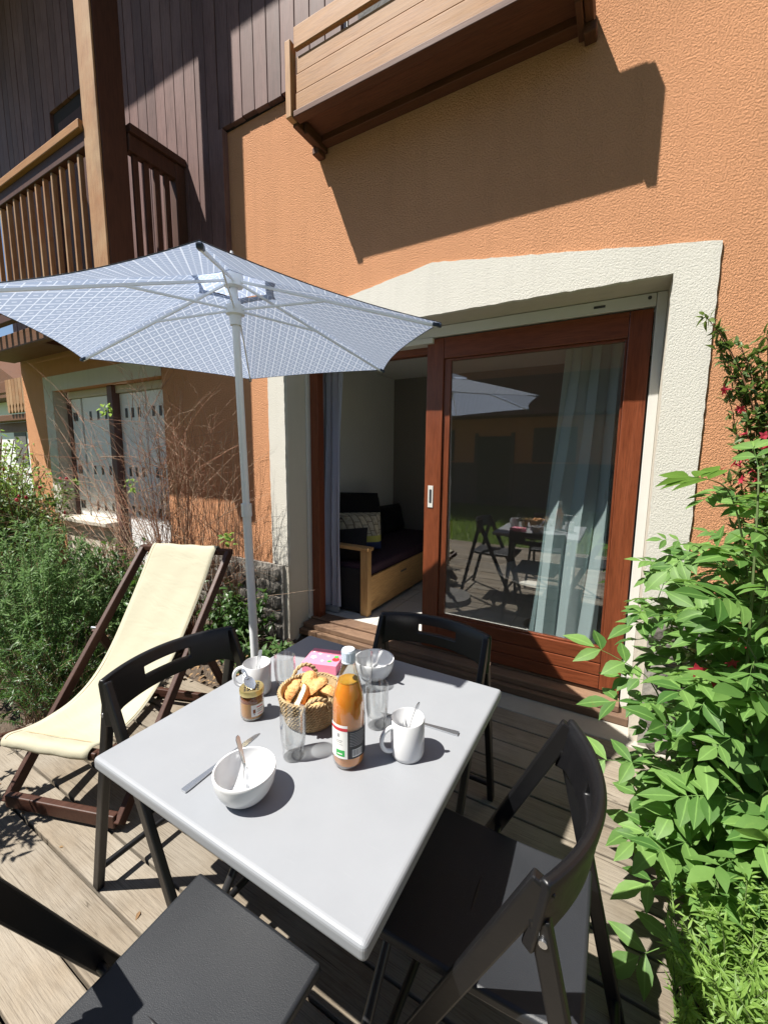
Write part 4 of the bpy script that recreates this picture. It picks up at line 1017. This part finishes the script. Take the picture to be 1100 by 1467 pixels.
def bread(label, c, ln, r, rot, cutface=True):
    """a chunk of baguette split lengthwise: rounded crust below, crumb face above"""
    t = thing('bread_piece', label, 'bread', c, 0, 'bread pieces in the basket')
    n, m = 12, 14; vs = []; fs = []
    for i in range(n+1):
        u = 2*i/n-1; e = (1-abs(u)**3.5)**.5 if abs(u) < 1 else 0; e = max(e, .35)
        for j in range(m+1):
            a = math.pi*j/m; vs.append((u*ln/2, r*e*math.cos(a)*(1+.05*math.sin(u*9)), -r*.85*e*math.sin(a)*(1+.10*math.sin(u*14+j*.5))+jit(.0018)))
    for i in range(n):
        for j in range(m): fs.append((i*(m+1)+j, i*(m+1)+j+1, (i+1)*(m+1)+j+1, (i+1)*(m+1)+j))
    for i in (0, n): q = tuple(i*(m+1)+j for j in range(m+1)); fs.append(q if i else q[::-1])
    cr = MB().add(vs, fs).build('crust', M['crust'], t, smooth=60, local=True); cr.rotation_euler = rot
    vs = []; fs = []
    for i in range(n+1):
        for j in range(7):
            q = i*(m+1); p0, p1 = cr.data.vertices[q].co, cr.data.vertices[q+m].co
            p = p0.lerp(p1, j/6); vs.append((p.x, p.y*.97, p.z+.0012+(.003+jit(.002))*(1-abs(2*j/6-1))))
    for i in range(n):
        for j in range(6): fs.append((i*7+j, (i+1)*7+j, (i+1)*7+j+1, i*7+j+1))
    MB().add(vs, fs).build('crumb', M['crumb'], cr, smooth=60, local=True)
BL = [((-.044, -.020, .070), .085, .027, (rad(185), rad(-62), rad(25)), 'upright bread chunk at the jar side of the basket'),
      ((-.014, -.038, .066), .095, .025, (rad(-20), rad(-58), rad(70)), 'pale split bread piece leaning in the middle of the basket'),
      ((.006, .010, .080), .090, .030, (rad(165), rad(-35), rad(35)), 'golden bread piece on top behind the split one'),
      ((.044, .022, .074), .080, .027, (rad(150), rad(-25), rad(-40)), 'small golden bread end under the basket rim'),
      ((.038, -.028, .060), .085, .027, (rad(200), rad(-30), rad(-15)), 'crusty bread piece seen through the rope handle'),
      ((-.034, .034, .068), .085, .026, (rad(190), rad(-50), rad(120)), 'bread piece half hidden at the back of the basket')]
for c, ln, r, rot, lab in BL: bread(lab, (KX+c[0], KY+c[1], TZ+c[2]), ln, r, rot)

# pink carton
px_ = thing('pink_box', 'flat pink carton printed with white flowers and a strawberry', 'box', (-.86, 1.09, TZ), rad(17))
PZ = .034
MB().box(-.062, .062, -.055, .055, 0, PZ).build('carton', M['pink'], px_, bevel=.0015, local=True)
def disc(cx, cy, r, z, k=10, petals=0):
    mb = MB(); pts = [(cx, cy, z)]
    for i in range(k*3):
        a = 2*math.pi*i/(k*3); rr = r*(1 if not petals else .62+.38*abs(math.cos(petals*a/2)))
        pts.append((cx+rr*math.cos(a), cy+rr*math.sin(a), z))
    n_ = len(pts)-1; mb.add(pts, [(0, 1+i, 1+(i+1) % n_) for i in range(n_)]); return mb
for cx, cy, r in ((-.036, -.012, .011), (-.022, .016, .006), (.002, -.030, .006), (-.048, .026, .005), (.012, .006, .005)):
    disc(cx, cy, r, PZ+.0006, 10, 5).build('flower_print', M['paperw'], px_, local=True)
disc(.046, -.012, .013, PZ+.0006).build('strawberry_print', M['paperr'], px_, local=True)
disc(.042, .006, .010, PZ+.0009, 10, 5).build('leaf_print', M['paperg'], px_, local=True)
disc(.028, -.028, .009, PZ+.0006, 10, 5).build('leaf_print', M['paperg'], px_, local=True)

# ------------------------------------------------------------------ plants
def basis(d, nrm):
    y = Vector(d).normalized(); z = Vector(nrm); z = (z-y*z.dot(y)); z = z.normalized() if z.length > 1e-4 else y.orthogonal().normalized()
    return y.cross(z), y, z
def leaflet(mb, o, d, nrm, ln, wd, fold=.25, droop=.25, seg=4):
    """ovate pointed leaf blade from o along d"""
    x, y, z = basis(d, nrm); o = Vector(o); vs = []
    prof = {4: [0, .78, 1.0, .55, 0], 3: [0, 1, .7, 0], 5: [0, .62, 1, .92, .5, 0]}[seg]
    for i in range(seg+1):
        t = i/seg; c = o+y*(ln*t)-z*(droop*ln*t*t); h = wd/2*prof[i]
        if i in (0, seg): vs.append(c)
        else: vs += [c-x*h+z*(h*fold), c, c+x*h+z*(h*fold)]
    n_ = len(vs); o_ = len(mb.v); mb.rib += [o_, o_+n_-1]+[o_+2+3*i for i in range(seg-1)]; fs = [(0, 2, 1), (0, 3, 2)]
    for i in range(seg-2):
        a = 1+3*i; fs += [(a, a+1, a+4, a+3), (a+1, a+2, a+5, a+4)]
    a = 1+3*(seg-2); fs += [(a, a+1, n_-1), (a+1, a+2, n_-1)]
    mb.add(vs, fs)
def spline(p0, p1, p2, n=10):
    p0, p1, p2 = Vector(p0), Vector(p1), Vector(p2)
    return [p0*(1-t)**2+p1*(2*t*(1-t))+p2*t*t for t in [i/n for i in range(n+1)]]
def rv3(a): return Vector((jit(a), jit(a), jit(a)))
UPL = (-SUN+Vector((0, 0, 1.0))).normalized()

# big-leaved shrub on the right: compound leaves, one object each
def compound():
    mb = MB(); n = random.choice((2, 2, 3)); Ln = random.uniform(.13, .18)
    def rp(t): return Vector((.0, Ln*t, -.05*Ln*t*t*4))
    mb.tube([rp(0), rp(.35), rp(.7), rp(1)], [.0022, .0018, .0014, .001], 4)
    for k in range(n):
        t = .38+.5*k/max(1, n-1)*(.9 if n > 2 else 1)
        for sg in (-1, 1):
            leaflet(mb, rp(t+jit(.02)), Vector((sg*1, .55+.25*k/n+jit(.15), jit(.15)-.05)), (jit(.25)-sg*.1, jit(.15), 1), random.uniform(.09, .12), random.uniform(.042, .056), random.uniform(.1, .35), random.uniform(.1, .35), 5)
    leaflet(mb, rp(1), Vector((jit(.15), 1, -.15)), (jit(.2), 0, 1), random.uniform(.10, .13), random.uniform(.048, .062), random.uniform(.1, .3), random.uniform(.1, .35), 5)
    return mb.mesh('leaf', M['leaf'], 180)
LEAVES = [compound() for _ in range(9)]
sh = thing('leafy_shrub', 'bright green shrub of big compound leaves leaning over the terrace boards', 'shrub', (.55, 1.75, -.05))
tips = [(905, 795, 1.9), (885, 845, 1.8), (905, 905, 1.9), (875, 955, 1.6), (915, 1000, 1.6), (885, 1085, 1.5), (895, 1165, 1.48), (945, 1235, 1.42), (945, 1330, 1.3), (1010, 680, 1.7), (1065, 655, 1.6), (965, 765, 1.8), (1000, 825, 1.7), (955, 880, 1.65),
        (1040, 900, 1.5), (1000, 960, 1.5), (965, 1055, 1.5), (1040, 1040, 1.42), (1090, 980, 1.5), (1090, 1120, 1.38), (1020, 1130, 1.42), (985, 1190, 1.4), (1060, 1215, 1.35), (1090, 780, 1.7), (1080, 860, 1.62), (935, 945, 1.75), (1010, 1270, 1.35), (925, 1120, 1.55), (1098, 700, 1.65), (1085, 740, 1.85), (960, 1150, 1.6), (1030, 760, 1.9), (1050, 830, 2.0), (990, 900, 1.9), (1060, 960, 1.8), (1000, 1030, 1.8), (1080, 1060, 1.7), (940, 1020, 1.8)]
sm = MB(); leaf_pts = []
for (a, b, yy) in tips:
    tip = ony(a+(48 if a < 960 else 20), b+12, yy); base = Vector((.55+jit(.2), 1.75+jit(.3), -.08))
    ctrl = Vector((base.x*.6+tip.x*.4, base.y*.55+tip.y*.45, max(.3, tip.z*.95)))+rv3(.06)
    path = spline(base, ctrl, tip, 12); sm.tube(path, [.006-.004*i/12 for i in range(13)], 5)
    dt = (path[-1]-path[-3]).normalized(); leaf_pts.append((path[-1], dt))
    for i in (5, 6, 7, 8, 9, 10, 11):
        if random.random() < .12: continue
        d = (path[i]-path[i-1]).normalized(); s_ = d.cross(Vector((0, 0, 1))); s_ = s_.normalized() if s_.length > .01 else Vector((1, 0, 0))
        if i % 2: s_ = d.cross(s_).normalized()
        sg = random.choice((-1, 1)); leaf_pts.append((path[i], d*.55+s_*sg+rv3(.3)))
        if random.random() < .35: leaf_pts.append((path[i], d*.55-s_*sg+rv3(.3)))
# behind and out of frame the shrub goes on
for _ in range(26):
    tip = Vector((random.uniform(.42, 1.05), random.uniform(1.25, 2.3), random.uniform(.3, 1.5)))
    base = Vector((.6+jit(.25), 1.75+jit(.3), -.08)); path = spline(base, (base+tip)/2+Vector((0, 0, .25)), tip, 10); sm.tube(path, .004, 5)
    for i in (5, 7, 8, 9, 10): leaf_pts.append((path[i], (path[i]-path[i-1]).normalized()*.6+rv3(.8)))
sm.build('stem', M['stem'], sh)
random.shuffle(leaf_pts)
def leafmatrix(p, d, s):
    d = Vector(d); d.z = d.z*.55-.12
    x, y, z = basis(d, UPL+rv3(.45)); m = Matrix.Identity(4)
    for r in range(3): m[r][0], m[r][1], m[r][2], m[r][3] = x[r]*s, y[r]*s, z[r]*s, p[r]
    return m
vis = sorted(leaf_pts, key=lambda q: (q[0].x > .24*q[0].y+.06))
inv = Matrix.Translation(-sh.location)
for k, (p, d) in enumerate(vis[:300]):
    o = bpy.data.objects.new('leaf', random.choice(LEAVES)); COL.objects.link(o); o.parent = sh; o.matrix_parent_inverse = inv
    o.matrix_basis = leafmatrix(p, d, random.choice((random.uniform(.45, .75), random.uniform(.7, 1.02))))
rest = MB()
for p, d in vis[300:]:
    me = random.choice(LEAVES); m = leafmatrix(p, d, random.uniform(.6, 1.0)); rest.add([m @ v.co for v in me.vertices], [tuple(f.vertices) for f in me.polygons])
if rest.v: tag(rest.build('foliage', M['leaf'], sh, smooth=180), kind='stuff')

# flowering shrub against the wall
wg = thing('flowering_shrub', 'dark leaved shrub with crimson flowers climbing against the orange wall', 'shrub', (.62, 2.12, -.05))
wm, wf = MB(), MB(); fl_pts = []
wt = [(1012, 455, 2.08), (1030, 500, 2.1), (1075, 520, 2.12), (1095, 560, 2.1), (1040, 560, 2.15), (1070, 610, 2.1), (1098, 480, 2.15), (1055, 640, 2.12), (1090, 660, 2.05), (1045, 690, 2.1), (1085, 720, 2.0), (1060, 780, 2.05), (1095, 820, 1.95), (1075, 880, 2.0), (1090, 950, 1.9), (1030, 870, 2.15), (1000, 930, 2.15), (1060, 1000, 1.9), (1030, 475, 2.12), (1060, 495, 2.1), (1085, 505, 2.15), (1050, 535, 2.12), (1085, 590, 2.1), (1062, 560, 2.14), (1095, 610, 2.08), (1078, 640, 2.1), (1098, 530, 2.1)]
for (a, b, yy) in wt:
    tip = ony(a, b, yy); base = Vector((.62+jit(.12), 2.12+jit(.1), -.08)); path = spline(base, Vector((base.x*.7+tip.x*.3, yy, tip.z*.8)), tip, 16)
    wm.tube(path, [.005-.0035*i/16 for i in range(17)], 4)
    for i in range(6, 17):
        d = (path[i]-path[i-1]).normalized()
        for _ in range(10):
            dd = (d*.5+rv3(1)).normalized(); leaflet(wf, path[i]+rv3(.012), dd, UPL+rv3(.6), random.uniform(.03, .055), random.uniform(.012, .02), .3, .3, 3)
        if i > 7 and b > 520 and random.random() < .10: fl_pts.append(path[i]+rv3(.02)+Vector((-.02, -.03, 0)))
wm.build('stem', M['twig'], wg); tag(wf.build('foliage', M['leafweig'], wg), kind='stuff')
def flower_mesh():
    mb = MB()
    for k in range(5):
        a = 2*math.pi*k/5; leaflet(mb, (0, 0, 0), (math.cos(a), math.sin(a), .75), (-math.cos(a), -math.sin(a), .8), .026, .018, .2, .5, 3)
    mb.tube([(0, 0, -.022), (0, 0, 0)], [.002, .005], 6); return mb.mesh('flower', M['flower'], 180)
FLM = [flower_mesh() for _ in range(3)]
for a, b, yy in ((1052, 660, 1.98), (1038, 672, 2.0), (1070, 655, 1.98), (1060, 690, 1.97), (1090, 770, 1.9), (1078, 790, 1.92), (1098, 800, 1.85), (1060, 765, 1.95), (1040, 560, 2.05), (1060, 590, 2.05), (1095, 640, 1.9), (1035, 715, 2.0), (1060, 930, 1.55), (1004, 968, 1.5), (1050, 945, 1.6), (1012, 985, 1.5)):
    fl_pts.append(ony(a, b, yy))
for p in fl_pts:
    for q in range(1):
        o = put('flower', random.choice(FLM), wg); o.location = p+rv3(.014); o.rotation_euler = (jit(1.6), jit(1.6), jit(3)); s_ = random.uniform(.6, 1.0); o.scale = (s_,)*3

# fine leaved clump, bottom right
def fine_clump(name, label, cat, stems, mat, smat, nl, l0, l1, wd, spread, ratio=.5, fmat='foliage', base=None):
    t = thing(name, label, cat, base if base is not None else stems[0][0]); a, b = MB(), MB()
    for (p0, p1) in stems:
        p0, p1 = Vector(p0), Vector(p1); path = spline(p0, Vector((p0.x*.6+p1.x*.4, p0.y*.6+p1.y*.4, p1.z*.75))+rv3(.03), p1, 12)
        a.tube(path, [.0028-.0018*i/12 for i in range(13)], 4)
        for i in range(nl):
            f = 1-random.random()**1.3*.75; k = f*12; j = min(int(k), 11); p = path[j].lerp(path[j+1], k-j); d = (path[j+1]-path[j]).normalized()
            dd = (d*ratio+rv3(spread)).normalized(); leaflet(b, p, dd, UPL+rv3(.7), random.uniform(l0, l1), random.uniform(.6, 1)*wd, .15, .2, 3)
    a.build('stem', smat, t); tag(b.build('foliage', mat, t), kind='stuff'); return t
st = []
for _ in range(70):
    x, yy = random.uniform(.19, .52), random.uniform(.95, 1.36); st.append(((.36+jit(.12), 1.12+jit(.12), -.08), (x, yy, random.uniform(.12, .44)*(1 if x > .25 else .75))))
fine_clump('lavender_clump', 'clump of narrow lime green leaves at the edge of the boards', 'plant', st, M['lime'], M['stem'], 75, .022, .045, .0075, .9, base=(.36, 1.12, -.08))

# feathery grey-green shrub, left
st = []
for _ in range(230):
    a = random.uniform(0, 6.283); r = random.random()**.5; cx, cy = -3.25, 1.12
    tip = Vector((cx+.62*r*math.cos(a), cy+.50*r*math.sin(a), (1.06-.5*r*r)*random.uniform(.45, 1.04)))
    st.append(((cx+.2*math.cos(a)*r+jit(.05), cy+.2*math.sin(a)*r+jit(.05), -.08), tip))
fine_clump('feathery_shrub', 'feathery grey-green shrub beside the deckchair', 'shrub', st, M['feather'], M['twig2'], 110, .024, .055, .0105, 1.0, .7, base=(-3.25, 1.12, -.08))
st = []
for _ in range(110):
    a = random.uniform(0, 6.283); r = random.random()**.5; cx, cy = -2.75, .98
    st.append(((cx+jit(.15), cy+jit(.12), -.08), Vector((cx+.42*r*math.cos(a), cy+.36*r*math.sin(a), (.62-.3*r*r)*random.uniform(.4, 1.05)))))
fine_clump('low_feathery_shrub', 'low feathery plant at the foot of the deckchair', 'plant', st, M['leafdark'], M['twig2'], 60, .02, .045, .007, 1.0, .7, base=(-2.75, .98, -.08))
st = []
for _ in range(90):
    a = random.uniform(0, 6.283); r = random.random()**.5; cx, cy = -2.38, .12
    st.append(((cx+jit(.15), cy+jit(.12), -.08), Vector((cx+.42*r*math.cos(a), cy+.36*r*math.sin(a), (.95-.35*r*r)*random.uniform(.4, 1.05)))))
fine_clump('leafy_bush', 'leafy bush at the outer corner of the boards, its shadow on the planks', 'shrub', st, M['leafdark'], M['twig2'], 34, .035, .06, .02, 1.0, .7, base=(-2.38, .12, -.08))
# rose bush further left with reddish hips
rs = thing('rose_bush', 'loose rose bush with red hips in front of the house corner', 'shrub', (-4.9, 1.75, -.05)); a, b = MB(), MB(); hips = []
for _ in range(95):
    ang = random.uniform(0, 6.283); r = random.random()**.5; p0 = Vector((-4.9+jit(.2), 1.6+jit(.15), -.08))
    p1 = Vector((-4.85+.75*r*math.cos(ang), 1.6+.4*r*math.sin(ang), random.uniform(.6, 1.58)-.2*r)); path = spline(p0, (p0+p1)/2+Vector((jit(.1), jit(.1), .35)), p1, 10)
    a.tube(path, [.006-.004*i/10 for i in range(11)], 4)
    for i in range(80):
        k = random.uniform(3, 10); j = min(int(k), 9); p = path[j].lerp(path[j+1], k-j); leaflet(b, p+rv3(.05), rv3(1)+Vector((0, 0, .2)), UPL+rv3(.6), random.uniform(.03, .055), random.uniform(.016, .026), .2, .25, 3)
    if random.random() < .45: hips.append(path[random.randint(6, 10)]+rv3(.04))
a.build('stem', M['twig'], rs); tag(b.build('foliage', M['leafweig'], rs), kind='stuff')
hm = MB().lathe([(0, -.016), (.010, -.012), (.014, 0), (.010, .012), (.003, .017), (0, .017)], 10).mesh('rose_hip', M['flower'], 180)
for p in hips:
    o = put('rose_hip', hm, rs); o.location = p
# bright green bush behind it
hb = thing('green_bush', 'bright green bush beyond the house corner', 'bush', (-6.6, 2.0, -.05)); a, b = MB(), MB()
for _ in range(90):
    ang = random.uniform(0, 6.283); r = random.random()**.5; p0 = Vector((-6.5+jit(.2), 1.9+jit(.15), -.08)); p1 = Vector((-6.5+.9*r*math.cos(ang), 1.9+.5*r*math.sin(ang), random.uniform(.8, 1.95)-.2*r)); path = spline(p0, (p0+p1)/2+Vector((0, 0, .3)), p1, 8); a.tube(path, .005, 4)
    for i in range(50):
        k = random.uniform(2, 8); j = min(int(k), 7); leaflet(b, path[j].lerp(path[j+1], k-j)+rv3(.08), rv3(1), UPL+rv3(.6), random.uniform(.04, .07), .03, .2, .25, 3)
a.build('stem', M['twig'], hb); tag(b.build('foliage', M['lime'], hb), kind='stuff')

# bare twiggy bush in front of the bay
tw = thing('bare_bush', 'nearly leafless bush of dry reddish twigs in front of the shutters', 'shrub', (-2.95, 2.0, -.05)); a = [MB(), MB()]; b = MB()
def twig(p0, p1, r0, depth):
    mid = (p0+p1)/2+rv3(.05)*(p1-p0).length+Vector((0, 0, .06*(p1-p0).length)); path = spline(p0, mid, p1, 8)
    random.choice(a).tube([p+rv3(.004) for p in path], [r0*(1-.75*i/8) for i in range(9)], 4)
    if depth:
        for _ in range(random.randint(3, 6)):
            i = random.randint(2, 7); d = (path[i+1]-path[i]).normalized(); ln = (p1-p0).length*random.uniform(.18, .42)
            q = path[i]+(d*.8+rv3(.75)).normalized()*ln; q.y = min(q.y, WY-.05); twig(path[i], q, r0*.5, depth-1)
for _ in range(56):
    p0 = Vector((-2.95+jit(.32), 2.02+jit(.09), -.08)); p1 = Vector((p0.x+random.uniform(-.5, .28), 2.0+jit(.14), random.uniform(1.25, 2.02))); twig(p0, p1, .0042, 2)
for _ in range(30):
    p0 = Vector((-3.15+jit(.35), 1.98+jit(.1), -.08)); p1 = Vector((p0.x-random.uniform(.5, 1.9), 1.9+jit(.2), random.uniform(.7, 1.95))); twig(p0, p1, .0042, 2)
for _ in range(10):
    p0 = Vector((-3.4+jit(.4), 1.8+jit(.2), -.08)); p1 = Vector((p0.x-random.uniform(-.2, .7), 1.7+jit(.25), random.uniform(.4, .9))); twig(p0, p1, .004, 2)
for _ in range(16):
    p0 = Vector((-2.62+jit(.1), 2.1+jit(.06), -.08)); p1 = Vector((p0.x+random.uniform(-.05, .14), 2.12+jit(.06), random.uniform(.8, 1.7))); twig(p0, p1, .004, 1)
a[0].build('twigs', M['twig'], tw); a[1].build('twigs', M['twig2'], tw)
for a_, b_, yy in ((150, 590, 1.75), (155, 585, 1.75), (190, 700, 1.8), (185, 690, 1.8), (325, 765, 1.9), (330, 775, 1.9), (110, 690, 1.75)):
    c = ony(a_, b_, yy)
    for _ in range(9): leaflet(b, c+rv3(.03), rv3(1), UPL+rv3(.5), random.uniform(.035, .05), .025, .2, .2, 3)
tag(b.build('foliage', M['lime'], tw), kind='stuff')
# leafy perennials behind the deckchair
for (cx, cy, hh, nn, lab) in ((-2.42, 2.05, .50, 70, 'leafy green plant at the foot of the stone plinth'), (-2.05, 1.85, .26, 34, 'small leafy plant behind the parasol pole'), (-2.95, 1.72, .62, 110, 'leafy green plant behind the deckchair canvas'), (-3.55, 1.75, .75, 120, 'dark leafy plant below the window sill')):
    t = thing('leafy_plant', lab, 'plant', (cx, cy, -.05)); a_, b_ = MB(), MB()
    for _ in range(nn):
        p0 = Vector((cx+jit(.1), cy+jit(.08), -.07)); p1 = Vector((cx+jit(.3), min(cy+jit(.22), 2.15), hh*random.uniform(.35, 1.05))); path = spline(p0, (p0+p1)/2+Vector((0, 0, .1)), p1, 8); a_.tube(path, .0025, 4)
        for _ in range(12):
            k = random.uniform(2, 8); j = min(int(k), 7); leaflet(b_, path[j].lerp(path[j+1], k-j), rv3(1)+Vector((0, -.2, .1)), UPL+rv3(.5), random.uniform(.04, .075), random.uniform(.02, .035), .2, .3, 3)
    a_.build('stem', M['stem'], t); tag(b_.build('foliage', M['leafdark'], t), kind='stuff')
# fallen leaves on the bed and boards
lm = MB()
for _ in range(520):
    x, yy = random.uniform(-3.6, -1.6), random.uniform(1.55, 2.18); leaflet(lm, (x, yy, .012+random.random()*.02), (jit(1), jit(1), jit(.15)), (jit(.4), jit(.4), 1), random.uniform(.02, .05), random.uniform(.01, .022), .25, .2, 3)
for _ in range(26):
    x, yy = random.uniform(-2.6, -1.1), random.uniform(.1, 1.5); leaflet(lm, (x, yy, .004), (jit(1), jit(1), jit(.1)), (jit(.3), jit(.3), 1), random.uniform(.012, .03), random.uniform(.005, .012), .25, .2, 3)
tag(lm.build('fallen_leaves', M['dryleaf']), 'dry fallen leaves scattered over the soil and boards', 'leaves', kind='stuff')
